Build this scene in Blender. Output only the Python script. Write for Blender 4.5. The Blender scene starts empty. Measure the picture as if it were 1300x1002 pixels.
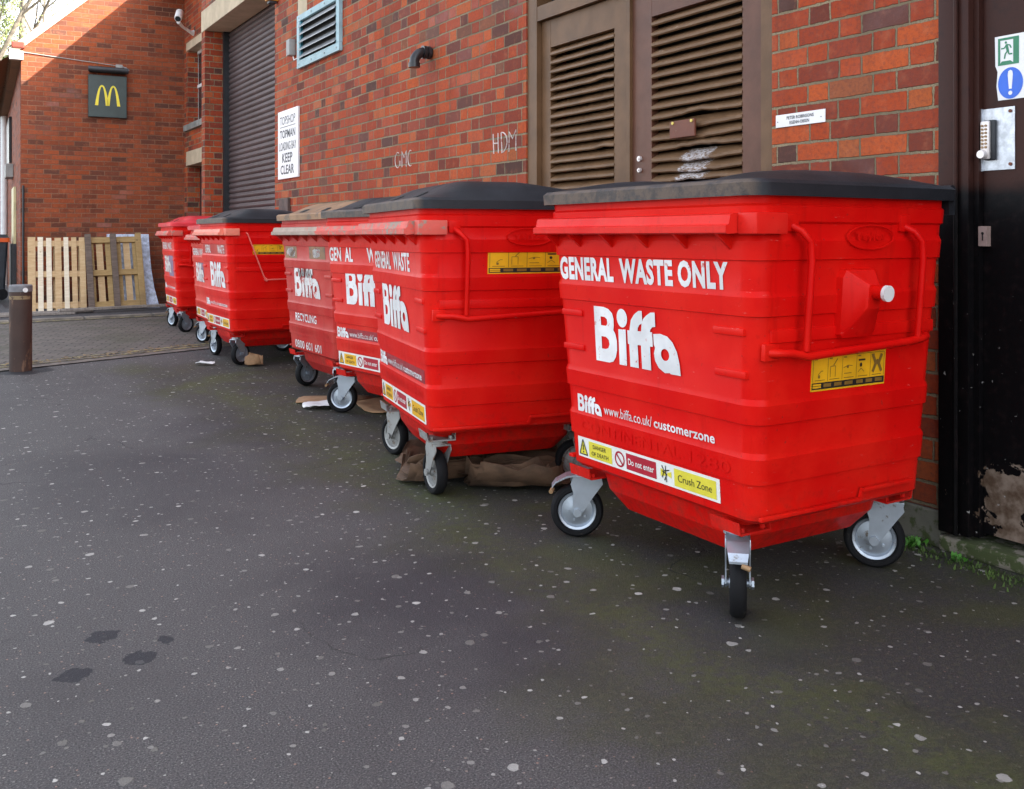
import bpy, bmesh, math, random
from math import sin, cos, pi, radians, atan2, sqrt
from mathutils import Vector, Matrix
random.seed(7)
C = bpy.context.scene.collection
R = radians

# ------------------------------------------------------------------ helpers
def tag(o, label=None, cat=None, group=None, kind=None):
    if label: o['label'] = label
    if cat: o['category'] = cat
    if group: o['group'] = group
    if kind: o['kind'] = kind
    return o

def empty(name, loc=(0,0,0), rz=0.0, label=None, cat=None, group=None):
    o = bpy.data.objects.new(name, None); C.objects.link(o)
    o.location = loc; o.rotation_euler = (0,0,rz); o.empty_display_size = .1
    return tag(o, label, cat, group)

I4 = Matrix.Identity(4)
class MB:
    """collects shapes into one mesh"""
    def __init__(s): s.bm = bmesh.new(); s.mi = 0
    def _f(s, vs):
        try:
            f = s.bm.faces.new(vs); f.material_index = s.mi; return f
        except ValueError: return None
    def box(s, c, d, m=I4, bev=0.0):
        cx,cy,cz = c; dx,dy,dz = d[0]/2,d[1]/2,d[2]/2
        if bev <= 0:
            v = [s.bm.verts.new(m @ Vector((cx+i*dx, cy+j*dy, cz+k*dz))) for i in (-1,1) for j in (-1,1) for k in (-1,1)]
            for q in ((0,1,3,2),(4,6,7,5),(0,4,5,1),(2,3,7,6),(0,2,6,4),(1,5,7,3)): s._f([v[a] for a in q])
        else:
            t = bmesh.new(); bmesh.ops.create_cube(t, size=1)
            for v in t.verts: v.co = Vector((cx+v.co.x*2*dx, cy+v.co.y*2*dy, cz+v.co.z*2*dz))
            bmesh.ops.bevel(t, geom=list(t.edges), offset=bev, segments=2, affect='EDGES', profile=.6)
            s.merge(t, m)
    def box2(s, a, b, m=I4, bev=0.0):
        s.box([(a[i]+b[i])/2 for i in range(3)], [abs(b[i]-a[i]) for i in range(3)], m, bev)
    def merge(s, t, m=I4):
        vm = {v: s.bm.verts.new(m @ v.co) for v in t.verts}
        for f in t.faces: s._f([vm[v] for v in f.verts])
        t.free()
    def loft(s, rings, m=I4, cap=True):
        R_ = [[s.bm.verts.new(m @ Vector(p)) for p in r] for r in rings]
        n = len(R_[0])
        for a, b in zip(R_, R_[1:]):
            for i in range(n): s._f([a[i], a[(i+1)%n], b[(i+1)%n], b[i]])
        if cap: s._f(list(reversed(R_[0]))); s._f(R_[-1])
    def cyl(s, p0, p1, r0, r1=None, n=16, m=I4, cap=True):
        s.tube([p0, p1], [r0, r1 if r1 is not None else r0], n, m, cap)
    def tube(s, pts, r, n=10, m=I4, cap=True):
        pts = [Vector(p) for p in pts]
        if not hasattr(r, '__len__'): r = [r]*len(pts)
        rings = []; up = None
        for i, p in enumerate(pts):
            if i == 0: d = pts[1]-p
            elif i == len(pts)-1: d = p-pts[i-1]
            else: d = (pts[i+1]-p).normalized()+(p-pts[i-1]).normalized()
            d.normalize()
            if up is None: up = d.orthogonal().normalized()
            else:
                up = up - d*up.dot(d)
                up = up.normalized() if up.length > 1e-5 else d.orthogonal().normalized()
            w = d.cross(up)
            rings.append([p + (up*cos(2*pi*k/n)+w*sin(2*pi*k/n))*r[i] for k in range(n)])
        s.loft(rings, m, cap)
    def lathe(s, prof, n=40, m=I4):
        """prof (r, h) revolved about local y"""
        rings = [[(r*cos(2*pi*k/n), h, r*sin(2*pi*k/n)) for k in range(n)] for r, h in prof]
        s.loft(rings, m, False)
    def prism(s, poly, t, m=I4):
        """2-D polygon (x,y) extruded 0..t along local z"""
        a = [s.bm.verts.new(m @ Vector((x,y,0))) for x,y in poly]; b = [s.bm.verts.new(m @ Vector((x,y,t))) for x,y in poly]
        n = len(poly)
        s._f(list(reversed(a))); s._f(b)
        for i in range(n): s._f([a[i], a[(i+1)%n], b[(i+1)%n], b[i]])
    def flat(s, poly, m=I4): s._f([s.bm.verts.new(m @ Vector((x,y,0))) for x,y in poly])
    def quad(s, *p): s._f([s.bm.verts.new(Vector(q)) for q in p])
    def addmesh(s, me, m=I4):
        vs = [s.bm.verts.new(m @ v.co) for v in me.vertices]
        for p in me.polygons: s._f([vs[i] for i in p.vertices])
    def build(s, name, mats, parent=None, smooth=None, loc=None, norm=True):
        me = bpy.data.meshes.new(name)
        if norm: bmesh.ops.recalc_face_normals(s.bm, faces=list(s.bm.faces))
        s.bm.to_mesh(me); s.bm.free()
        for m_ in (mats if isinstance(mats, (list,tuple)) else [mats]): me.materials.append(m_)
        if smooth is not None:
            me.shade_smooth(); me.set_sharp_from_angle(angle=R(smooth))
        o = bpy.data.objects.new(name, me); C.objects.link(o)
        if parent: o.parent = parent
        if loc: o.location = loc
        return o

_tc = {}
def text_mesh(t, off=0.0, res=3):
    k = (t, off)
    if k in _tc: return _tc[k]
    cu = bpy.data.curves.new('lettering', 'FONT'); cu.body = t; cu.size = 1; cu.offset = off; cu.resolution_u = res
    cu.space_character = 1.0 + off*2.0
    ob = bpy.data.objects.new('lettering', cu); C.objects.link(ob)
    dg = bpy.context.evaluated_depsgraph_get(); dg.update()
    me = bpy.data.meshes.new_from_object(ob.evaluated_get(dg))
    bpy.data.objects.remove(ob); bpy.data.curves.remove(cu)
    xs = [v.co.x for v in me.vertices]; ys = [v.co.y for v in me.vertices]
    me['bb'] = [min(xs), max(xs), min(ys), max(ys)]
    _tc[k] = me; return me
def put_text(mb, t, x, y, w, h, m, off=0.0):
    """text filling box (x,y,w,h) in local xy of m"""
    me = text_mesh(t, off); a,b,c,d = me['bb']
    mb.addmesh(me, m @ Matrix.Translation((x,y,0)) @ Matrix.Diagonal((w/(b-a), h/(d-c), 1, 1)) @ Matrix.Translation((-a,-c,0)))
def frame(o, ux, uy):
    """matrix with origin o, local x = ux, local y = uy"""
    ux = Vector(ux).normalized(); uy = Vector(uy).normalized(); uz = ux.cross(uy)
    return Matrix(((ux.x,uy.x,uz.x,o[0]),(ux.y,uy.y,uz.y,o[1]),(ux.z,uy.z,uz.z,o[2]),(0,0,0,1)))
def disc(r, cx=0, cy=0, n=28, ry=None):
    ry = ry or r
    return [(cx+r*cos(2*pi*k/n), cy+ry*sin(2*pi*k/n)) for k in range(n)]

# ------------------------------------------------------------------ materials
class G:
    def __init__(s, name):
        s.m = bpy.data.materials.new(name); s.m.use_nodes = True; s.nt = s.m.node_tree
        s.nt.nodes.clear()
        s.out = s.nt.nodes.new('ShaderNodeOutputMaterial')
        s.b = s.nt.nodes.new('ShaderNodeBsdfPrincipled'); s.nt.links.new(s.b.outputs[0], s.out.inputs[0])
    def _set(s, inp, v):
        if isinstance(v, bpy.types.NodeSocket): s.nt.links.new(v, inp)
        elif v is not None:
            if inp.type == 'RGBA' and hasattr(v,'__len__') and len(v) == 3: v = (*v, 1)
            inp.default_value = v
    def n(s, t, inputs={}, **props):
        nd = s.nt.nodes.new(t)
        for k, v in props.items(): setattr(nd, k, v)
        for k, v in inputs.items(): s._set(nd.inputs[k], v)
        return nd
    def M(s, op, a, b=None, c=None, clamp=False):
        nd = s.n('ShaderNodeMath', operation=op, use_clamp=clamp); s._set(nd.inputs[0], a)
        if b is not None: s._set(nd.inputs[1], b)
        if c is not None: s._set(nd.inputs[2], c)
        return nd.outputs[0]
    def mix(s, f, a, b, mode='MIX'):
        nd = s.n('ShaderNodeMix', data_type='RGBA', blend_type=mode); s._set(nd.inputs[0], f); s._set(nd.inputs[6], a); s._set(nd.inputs[7], b)
        return nd.outputs[2]
    def pos(s): return s.n('ShaderNodeNewGeometry').outputs['Position']
    def obj(s): return s.n('ShaderNodeTexCoord').outputs['Object']
    def xyz(s, v): nd = s.n('ShaderNodeSeparateXYZ', {0: v}); return nd.outputs
    def comb(s, x, y, z=0.0): return s.n('ShaderNodeCombineXYZ', {0:x,1:y,2:z}).outputs[0]
    def noise(s, v, scale, detail=4, rough=.55, dist=0.0):
        return s.n('ShaderNodeTexNoise', {'Vector':v,'Scale':scale,'Detail':detail,'Roughness':rough,'Distortion':dist}).outputs[0]
    def ramp(s, f, stops, interp='LINEAR'):
        nd = s.n('ShaderNodeValToRGB', {0:f}); cr = nd.color_ramp; cr.interpolation = interp
        while len(cr.elements) < len(stops): cr.elements.new(.5)
        for e, (p, c) in zip(cr.elements, stops):
            e.position = p; e.color = (*c, 1) if hasattr(c,'__len__') else (c,c,c,1)
        return nd.outputs[0]
    def step(s, v, lo, hi):   # smooth 0..1
        nd = s.n('ShaderNodeMapRange', {'Value':v,'From Min':lo,'From Max':hi}, interpolation_type='SMOOTHSTEP'); return nd.outputs[0]
    def bump(s, h, dist=.01, strength=1.0, normal=None):
        nd = s.n('ShaderNodeBump', {'Height':h,'Distance':dist,'Strength':strength})
        if normal: s._set(nd.inputs['Normal'], normal)
        return nd.outputs[0]
    def fin(s, color=None, rough=None, metal=None, normal=None, spec=None, coat=None):
        for k, v in (('Base Color',color),('Roughness',rough),('Metallic',metal),('Normal',normal),('Specular IOR Level',spec),('Coat Weight',coat)):
            if v is not None: s._set(s.b.inputs[k], v)
        return s.m

def plain(name, col, rough=.6, metal=0.0, var=.12, scale=9, bump=.0, spec=None, coat=None):
    g = G(name); v = g.obj()
    n1 = g.noise(v, scale, 6, .6)
    f = g.step(n1, .3, .7)
    c = g.mix(f, tuple(x*(1-var) for x in col), tuple(min(1,x*(1+var)) for x in col))
    n2 = g.noise(v, scale*7, 4)
    rr = g.M('ADD', rough-.08, g.M('MULTIPLY', n2, .16))
    nrm = g.bump(n2, bump) if bump else None
    return g.fin(c, rr, metal, nrm, spec, coat)

def worn(name, col, under, amount=.62, scale=14, rough=.5, metal=0.0, bump=.001, stretch=(1,1,1)):
    g = G(name); v = g.obj()
    mp = g.n('ShaderNodeMapping', {'Vector':v, 'Scale':stretch}).outputs[0]
    n = g.noise(mp, scale, 8, .7); big = g.noise(v, 2.5, 3)
    t = g.step(g.M('ADD', g.M('MULTIPLY', n, .75), g.M('MULTIPLY', big, .25)), amount-.03, amount+.03)
    base = g.mix(g.step(g.noise(v, 6, 5), .3,.7), tuple(x*.82 for x in col), tuple(x*1.15 for x in col))
    c = g.mix(t, base, under)
    return g.fin(c, g.M('ADD', rough-.06, g.M('MULTIPLY', n, .12)), metal, g.bump(n, bump))

def brick_mat(name, flemish, L, c, stops, mortar, jw=.0052, jh=.0062, x_axis=False, chalk=False, rotz=0.0, z0=0.0):
    g = G(name); P = g.pos(); X,Y,Z = g.xyz(P)
    N = g.xyz(g.n('ShaderNodeNewGeometry').outputs['True Normal'])
    ax = g.M('GREATER_THAN', g.M('ABSOLUTE', N[1]), .6)
    U = g.M('ADD', g.M('MULTIPLY', X, ax), g.M('MULTIPLY', Y, g.M('SUBTRACT', 1, ax)))
    dn = g.noise(P, 42, 3, .6); dn2 = g.noise(P, 9, 2, .5)
    U2 = g.M('ADD', U, g.M('MULTIPLY', g.M('SUBTRACT', dn2, .5), .010))
    Z2 = g.M('ADD', g.M('ADD', Z, z0), g.M('MULTIPLY', g.M('SUBTRACT', g.noise(P, 5, 2), .5), .010))
    zr = g.M('DIVIDE', Z2, c); row = g.M('FLOOR', zr); fz = g.M('SUBTRACT', zr, row)
    dz = g.M('MULTIPLY', g.M('MINIMUM', fz, g.M('SUBTRACT', 1, fz)), c)
    rj = g.n('ShaderNodeTexWhiteNoise', {'W':row}, noise_dimensions='1D').outputs['Value']
    u = g.M('ADD', g.M('ADD', g.M('DIVIDE', U2, L), g.M('MULTIPLY', row, .5)), g.M('MULTIPLY', rj, .06))
    iu = g.M('FLOOR', u); fu = g.M('SUBTRACT', u, iu)
    d = g.M('MINIMUM', fu, g.M('SUBTRACT', 1, fu))
    ident = iu
    if flemish:
        q = g.M('SUBTRACT', fu, .6667); d = g.M('MINIMUM', d, g.M('ABSOLUTE', q))
        ident = g.M('ADD', g.M('MULTIPLY', iu, 2), g.M('GREATER_THAN', q, 0))
    d = g.M('MULTIPLY', d, L)
    jit = g.M('MULTIPLY', g.M('SUBTRACT', dn, .5), .009)
    e = g.M('MINIMUM', g.M('SUBTRACT', g.M('ADD', d, jit), jw), g.M('SUBTRACT', g.M('ADD', dz, jit), jh))
    brick = g.step(e, -.0012, .0014)
    wn = g.n('ShaderNodeTexWhiteNoise', {'Vector': g.comb(ident, row, 3.0)}, noise_dimensions='3D')
    r1 = wn.outputs['Value']; r2 = g.xyz(wn.outputs['Color'])[1]
    col = g.ramp(r1, stops)
    col = g.mix(g.M('MULTIPLY', g.step(g.noise(P, 55, 6, .7), .42, .68), .45), col, (.10,.035,.03))
    col = g.mix(g.M('MULTIPLY', g.step(g.noise(P, 16, 5, .6), .5, .8), .35), col, (.50,.17,.08))
    speck = g.step(g.noise(P, 130, 3, .6), .66, .72)
    col = g.mix(g.M('MULTIPLY', speck, .55), col, (.03,.02,.02))
    # whitish bloom in loose patches on some bricks
    bl = g.M('MULTIPLY', g.step(g.noise(P, 1.1, 3, .5), .56, .70), g.step(r2, .62, .92))
    stain = g.noise(g.n('ShaderNodeMapping', {'Vector':P,'Scale':(3.2,3.2,.35)}).outputs[0], 1.5, 6, .65)
    col = g.mix(g.M('MULTIPLY', g.step(stain, .52, .72), .42), col, (.085,.030,.018))
    col = g.mix(g.M('MULTIPLY', bl, g.M('MULTIPLY', g.noise(P, 22, 5, .7), .34)), col, (.42,.32,.32))
    mc = g.mix(g.step(g.noise(P, 2.2, 4, .6), .38, .62), mortar, tuple(x*.62 for x in mortar))
    mc = g.mix(g.step(g.noise(P, 120, 3), .45, .7), mc, tuple(x*.55 for x in mortar))
    c_ = g.mix(brick, mc, col)
    # soot and grime near the ground
    gr = g.M('MULTIPLY', g.M('SUBTRACT', 1, g.step(g.M('ADD', Z, g.M('MULTIPLY', g.noise(P, 3, 4), .35)), .15, .75)), .55)
    c_ = g.mix(gr, c_, (.035,.03,.022))
    h = g.M('ADD', g.M('MULTIPLY', brick, 1.0), g.M('ADD', g.M('MULTIPLY', g.noise(P, 70, 5, .7), .35), g.M('MULTIPLY', r2, .25)))
    return g.fin(c_, g.M('ADD', .72, g.M('MULTIPLY', r2, .18)), None, g.bump(h, .006), .3)

def red_paint(name, col, fade, dirt=.35):
    g = G(name); v = g.obj()
    n = g.noise(v, 3.2, 5, .6); n2 = g.noise(v, 26, 6, .7)
    c = g.mix(g.step(n, .38, .68), col, fade)
    c = g.mix(g.M('MULTIPLY', g.step(n2, .56, .75), dirt), c, tuple(x*.45 for x in col))
    z = g.xyz(v)[2]
    # scuffs: thin stretched flakes where paint has been rubbed pale
    mp = g.n('ShaderNodeMapping', {'Vector':v,'Scale':(9,9,60)}).outputs[0]
    sc = g.M('MULTIPLY', g.step(g.noise(mp, 2.2, 6, .75), .655, .69), g.step(g.noise(v, 2.0, 2), .45, .6))
    c = g.mix(g.M('MULTIPLY', sc, .7), c, (.55,.30,.26))
    sp = g.step(g.noise(v, 60, 3, .6), .70, .73)
    c = g.mix(g.M('MULTIPLY', sp, .5), c, (.10,.03,.025))
    # road grime near the foot
    gr = g.M('MULTIPLY', g.M('SUBTRACT', 1, g.step(z, .22, .42)), g.M('MULTIPLY', g.step(n2, .35, .75), .5))
    c = g.mix(gr, c, (.10,.03,.02))
    # drips
    mp2 = g.n('ShaderNodeMapping', {'Vector':v,'Scale':(14,14,.8)}).outputs[0]
    dr = g.M('MULTIPLY', g.step(g.noise(mp2, 1.6, 4, .6), .58, .72), .22)
    c = g.mix(dr, c, tuple(x*.5 for x in col))
    rr = g.M('ADD', .26, g.M('MULTIPLY', n2, .24))
    h = g.M('ADD', g.M('MULTIPLY', g.noise(v, 4, 2), 1.0), g.M('MULTIPLY', g.noise(v, 180, 2), .02))
    return g.fin(c, rr, None, g.bump(h, .010, .6), .12)

def asphalt():
    g = G('asphalt'); P = g.pos(); X,Y,Z = g.xyz(P)
    fine = g.noise(P, 210, 3, .7); mid = g.noise(P, 38, 5, .65); big = g.noise(P, 1.1, 5, .6)
    c = g.ramp(fine, [(.30,(.020,.019,.020)),(.46,(.066,.062,.063)),(.58,(.108,.102,.101)),(.72,(.30,.285,.27))])
    c = g.mix(g.M('MULTIPLY', g.step(mid, .45, .7), .35), c, (.115,.103,.098))
    c = g.mix(g.M('MULTIPLY', g.step(big, .42, .7), .42), c, (.048,.043,.044))
    # oily patches and a long stain
    c = g.mix(g.M('MULTIPLY', g.step(g.noise(P, .55, 4, .55, .6), .52, .66), .40), c, (.045,.040,.045))
    # pale chips of stone
    vv = g.n('ShaderNodeTexVoronoi', {'Vector':P,'Scale':90.0}, feature='F1')
    vr = g.xyz(vv.outputs['Color'])
    chip = g.M('MULTIPLY', g.M('LESS_THAN', vv.outputs['Distance'], .27), g.M('GREATER_THAN', vr[0], .94))
    c = g.mix(g.M('MULTIPLY', chip, .75), c, g.mix(vr[1], (.30,.28,.26), (.36,.20,.15)))
    # moss band that hugs the bins and the wall
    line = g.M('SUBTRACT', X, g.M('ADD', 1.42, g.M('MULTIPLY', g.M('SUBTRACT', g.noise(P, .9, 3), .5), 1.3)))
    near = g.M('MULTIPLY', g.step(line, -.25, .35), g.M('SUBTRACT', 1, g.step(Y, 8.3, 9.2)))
    moss = g.M('MULTIPLY', near, g.step(g.noise(P, 2.4, 6, .65), .44, .64))
    c = g.mix(g.M('MULTIPLY', moss, .55), c, g.mix(g.step(mid,.4,.6), (.050,.055,.013), (.088,.096,.024)))
    wallm = g.M('MULTIPLY', g.step(g.M('ADD', X, g.M('MULTIPLY', g.noise(P, 5, 4), .35)), 2.95, 3.25), g.step(g.noise(P, 30, 4), .40, .6))
    c = g.mix(g.M('MULTIPLY', wallm, .85), c, (.055,.080,.018))
    ridge = g.M('SUBTRACT', X, g.M('ADD', 1.80, g.M('MULTIPLY', g.M('SUBTRACT', g.noise(P, 1.3, 4, .6), .5), 1.0)))
    ridge = g.M('SUBTRACT', 1, g.step(g.M('ABSOLUTE', ridge), .02, .24))
    ridge = g.M('MULTIPLY', ridge, g.M('MULTIPLY', g.step(g.noise(P, 26, 6, .7), .36, .60), g.M('SUBTRACT', 1, g.step(Y, 6.5, 8.5))))
    # darker brown tone under and before the bins
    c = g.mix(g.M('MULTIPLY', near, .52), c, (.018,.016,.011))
    c = g.mix(g.M('MULTIPLY', g.M('MULTIPLY', near, g.step(g.noise(P, 1.7, 5, .6), .50, .66)), .5), c, (.070,.078,.018))
    c = g.mix(g.M('MULTIPLY', g.M('MULTIPLY', near, g.step(g.noise(P, 60, 4), .5, .62)), .35), c, (.09,.085,.05))
    c = g.mix(g.M('MULTIPLY', ridge, .46), c, (.075,.088,.020))
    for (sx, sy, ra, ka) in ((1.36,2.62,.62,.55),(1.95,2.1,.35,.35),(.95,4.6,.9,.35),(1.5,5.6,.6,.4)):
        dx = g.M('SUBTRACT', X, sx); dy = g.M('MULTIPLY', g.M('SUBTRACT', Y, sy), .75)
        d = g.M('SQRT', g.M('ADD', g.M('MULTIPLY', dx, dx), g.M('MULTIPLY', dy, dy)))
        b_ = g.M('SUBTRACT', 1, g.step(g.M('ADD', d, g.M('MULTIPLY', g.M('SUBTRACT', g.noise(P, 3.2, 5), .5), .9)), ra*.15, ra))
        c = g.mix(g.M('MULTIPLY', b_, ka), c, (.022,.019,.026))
    # trodden gum: flattened discs of several sizes
    gumh = None
    for sc, pr, r0, r1, off in ((5.2,.42,.025,.085,0.0),(9.0,.48,.035,.11,7.3),(19.0,.58,.04,.14,3.1)):
        W = g.n('ShaderNodeVectorMath', {0:P, 1:(off, off*.7, 0)}, operation='ADD').outputs[0]
        wob = g.n('ShaderNodeVectorMath', {0:g.n('ShaderNodeTexNoise', {'Vector':P,'Scale':34.0,'Detail':3.0}).outputs['Color'], 1:(.5,.5,.5)}, operation='SUBTRACT').outputs[0]
        W = g.n('ShaderNodeVectorMath', {0:W, 1:g.n('ShaderNodeVectorMath', {0:wob,1:(.022,.022,0)}, operation='MULTIPLY').outputs[0]}, operation='ADD').outputs[0]
        vo = g.n('ShaderNodeTexVoronoi', {'Vector':W,'Scale':sc}, feature='F1', voronoi_dimensions='2D')
        q = g.xyz(vo.outputs['Color'])
        rad = g.M('ADD', r0, g.M('MULTIPLY', g.M('POWER', q[1], 2.0), r1-r0))
        e = g.M('SUBTRACT', rad, vo.outputs['Distance'])
        dens = g.M('ADD', pr, g.M('MULTIPLY', g.M('SUBTRACT', g.noise(P, .7, 3), .5), -.9))
        on = g.M('MULTIPLY', g.step(e, -.006, .008), g.M('GREATER_THAN', q[0], dens))
        gc = g.mix(g.M('POWER', q[2], 1.6), (.15,.14,.125), (.60,.58,.54))
        c = g.mix(g.M('MULTIPLY', on, g.M('ADD', .45, g.M('MULTIPLY', mid, .65)), clamp=True), c, gc)
        gumh = on if gumh is None else g.M('MAXIMUM', gumh, on)
    # three dark wet blots
    for (sx, sy, ra) in ((.416,2.88,.05),(.484,2.68,.05),(.316,2.665,.045),(.56,2.76,.024)):
        dx = g.M('SUBTRACT', X, sx); dy = g.M('SUBTRACT', Y, sy)
        d = g.M('SQRT', g.M('ADD', g.M('MULTIPLY', dx, dx), g.M('MULTIPLY', dy, dy)))
        b_ = g.M('SUBTRACT', 1, g.step(g.M('ADD', d, g.M('MULTIPLY', g.M('SUBTRACT', g.noise(P, 22, 3), .5), .09)), ra*.80, ra*.9))
        c = g.mix(g.M('MULTIPLY', b_, .8), c, (.014,.015,.022))
    # sealed crack lines
    cr = g.n('ShaderNodeTexVoronoi', {'Vector': g.n('ShaderNodeVectorMath', {0:P,1:g.n('ShaderNodeTexNoise', {'Vector':P,'Scale':2.2,'Detail':6.0}).outputs['Color']}, operation='ADD').outputs[0], 'Scale':.55}, feature='DISTANCE_TO_EDGE')
    crk = g.M('MULTIPLY', g.M('SUBTRACT', 1, g.step(cr.outputs['Distance'], .0015, .006)), g.step(g.noise(P, 1.6, 3), .5, .62))
    c = g.mix(g.M('MULTIPLY', crk, .7), c, (.012,.011,.012))
    # patch round the bollard foot
    dx = g.M('SUBTRACT', X, .66); dy = g.M('SUBTRACT', Y, 8.9)
    d = g.M('SQRT', g.M('ADD', g.M('MULTIPLY', dx, dx), g.M('MULTIPLY', dy, dy)))
    pb = g.M('SUBTRACT', 1, g.step(g.M('ADD', d, g.M('MULTIPLY', g.noise(P, 5, 3), .16)), .30, .34))
    c = g.mix(pb, c, g.mix(fine, (.012,.012,.014), (.035,.034,.038)))
    h = g.M('ADD', g.M('MULTIPLY', fine, .6), g.M('ADD', g.M('MULTIPLY', mid, .6), g.M('MULTIPLY', gumh, .25)))
    return g.fin(c, g.M('ADD', .62, g.M('MULTIPLY', mid, .22)), None, g.bump(h, .007), .3)

def paving():
    g = G('block_paving'); P = g.pos()
    mp = g.n('ShaderNodeMapping', {'Vector':P,'Rotation':(0,0,R(20))}).outputs[0]
    br = g.n('ShaderNodeTexBrick', {'Vector':mp,'Scale':1.0,'Mortar Size':.009,'Mortar Smooth':.3,'Brick Width':.21,'Row Height':.105,
        'Color1':(.15,.128,.112,1),'Color2':(.10,.085,.080,1),'Mortar':(.035,.03,.025,1)}, offset=.5)
    n = g.noise(P, 22, 6, .65)
    c = g.mix(g.M('MULTIPLY', g.step(n, .4,.7), .5), br.outputs[0], (.16,.145,.115))
    c = g.mix(g.M('MULTIPLY', g.step(g.noise(P, 1.3, 5), .46,.68), .5), c, (.055,.058,.030))
    X,Y,Z = g.xyz(P)
    c = g.mix(g.M('MULTIPLY', g.step(g.noise(P, 70, 3), .62,.68), .5), c, (.26,.24,.18))
    h = g.M('ADD', g.M('MULTIPLY', g.M('SUBTRACT', 1, br.outputs[1]), 1.0), g.M('MULTIPLY', n, .5))
    return g.fin(c, .82, None, g.bump(h, .008), .3)

def line_paint(name, col):
    g = G(name); P = g.pos()
    n = g.noise(P, 11, 8, .72); n2 = g.noise(P, 60, 4)
    t = g.M('MULTIPLY', g.step(g.M('ADD', g.M('MULTIPLY', n,.7), g.M('MULTIPLY', n2,.3)), .46, .60), .75)
    c = g.mix(t, (.12,.108,.085), col)
    return g.fin(c, .8, None, g.bump(n2, .002), .3)

def wood(name, a, b, axis=(1,1,7), dark=(.10,.07,.045)):
    g = G(name); v = g.obj()
    oi = g.n('ShaderNodeObjectInfo').outputs['Random']
    mp = g.n('ShaderNodeMapping', {'Vector':v,'Scale':axis}).outputs[0]
    n = g.noise(mp, 6, 8, .65, .6); n2 = g.noise(v, 2.0, 3)
    c = g.mix(g.step(n, .35,.68), a, b)
    c = g.mix(g.M('MULTIPLY', g.step(n2, .5,.72), .4), c, dark)
    kn = g.n('ShaderNodeTexVoronoi', {'Vector':v,'Scale':6.0}, feature='F1').outputs['Distance']
    c = g.mix(g.M('MULTIPLY', g.M('SUBTRACT', 1, g.step(kn, .05,.10)), .8), c, dark)
    return g.fin(c, .75, None, g.bump(n, .003), .3)

MAIN_STOPS = [(0,(.070,.034,.026)),(.06,(.13,.034,.022)),(.14,(.23,.038,.017)),(.40,(.32,.046,.014)),(.72,(.40,.060,.015)),(.88,(.48,.086,.018)),(.97,(.40,.10,.03)),(1,(.08,.048,.036))]
FAR_STOPS = [(0,(.10,.036,.021)),(.2,(.17,.043,.019)),(.45,(.26,.055,.018)),(.75,(.33,.070,.020)),(1,(.22,.052,.020))]
m_brick = brick_mat('red_brick', True, .320, .081, MAIN_STOPS, (.30,.23,.14), z0=.018, jw=.0042, jh=.0056)
m_brick2 = brick_mat('orange_brick', False, .2145, .0745, FAR_STOPS, (.28,.14,.085), jw=.0046, jh=.0052)
m_asph = asphalt(); m_pave = paving()
m_yel = line_paint('worn_yellow_line', (.50,.42,.16))
m_kerb = plain('kerb_stone', (.20,.175,.145), .85, var=.35, scale=5, bump=.004)
m_kerb2 = plain('pale_channel', (.15,.125,.105), .85, var=.4, scale=8, bump=.004)
m_pavt = plain('pavement_tar', (.055,.052,.055), .85, var=.3, scale=20, bump=.004)
m_plinth = worn('mossy_concrete', (.13,.125,.10), (.05,.065,.02), .52, 9, .9, bump=.006)
m_sill = worn('concrete_sill', (.20,.18,.14), (.05,.065,.02), .50, 12, .9, bump=.006)
m_lintel = plain('sandstone', (.52,.42,.29), .85, var=.12, scale=5, bump=.003)
m_sillst = plain('grey_stone', (.22,.22,.20), .85, var=.3, scale=9, bump=.003)
m_red = red_paint('red_paint', (.64,.0035,.003), (.70,.012,.006), .30)
m_redbar = red_paint('red_bar_paint', (.66,.008,.006), (.70,.022,.015), .3)
m_fade = red_paint('faded_red_paint', (.62,.014,.009), (.68,.038,.024), .35)
m_fade2 = red_paint('chalky_red_paint', (.46,.020,.018), (.50,.055,.042), .5)
m_fadebar = worn('chalky_bar', (.62,.09,.065), (.30,.22,.17), .54, 20, .6)
m_greybar = worn('rubbed_bar', (.36,.27,.21), (.60,.12,.09), .60, 18, .65, stretch=(1,3,1))
def lid_mat():
    g = G('black_lid_plastic'); v = g.obj(); X,Y,Z = g.xyz(v)
    n = g.noise(v, 18, 7, .7)
    c = g.mix(g.step(g.noise(v, 3, 4), .35,.65), (.012,.014,.018), (.024,.027,.034))
    # sun-bleached, rubbed front lip
    e = g.M('SUBTRACT', 1, g.step(g.M('ADD', X, g.M('MULTIPLY', n, .06)), -.428, -.395))
    c = g.mix(g.M('MULTIPLY', e, g.M('ADD', .25, g.M('MULTIPLY', g.step(n,.38,.6), .6))), c, (.13,.092,.068))
    sc = g.step(g.noise(g.n('ShaderNodeMapping', {'Vector':v,'Scale':(3,22,3)}).outputs[0], 3, 6, .75), .66,.72)
    c = g.mix(g.M('MULTIPLY', sc, .5), c, (.22,.22,.23))
    return g.fin(c, g.M('ADD', .42, g.M('MULTIPLY', n, .2)), None, g.bump(g.noise(v, 120, 3), .001), .32)
m_lid = lid_mat()
m_pinkbar = plain('pink_worn_paint', (.80,.16,.13), .5)
m_lidred = plain('red_lid_plastic', (.66,.022,.035), .4, var=.15, scale=6)
m_lidtan = worn('tan_lid_plastic', (.30,.17,.09), (.18,.12,.08), .55, 9, .7)
m_black = plain('black_void', (.006,.006,.007), .7, var=.3)
m_zinc = worn('zinc_steel', (.46,.51,.57), (.20,.17,.14), .61, 22, .40, .75, bump=.0008)
m_rust = worn('dull_steel', (.34,.34,.33), (.20,.12,.07), .58, 26, .55, .5)
m_tyre = worn('rubber_tyre', (.008,.008,.009), (.045,.038,.032), .62, 20, .75, bump=.001)
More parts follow.
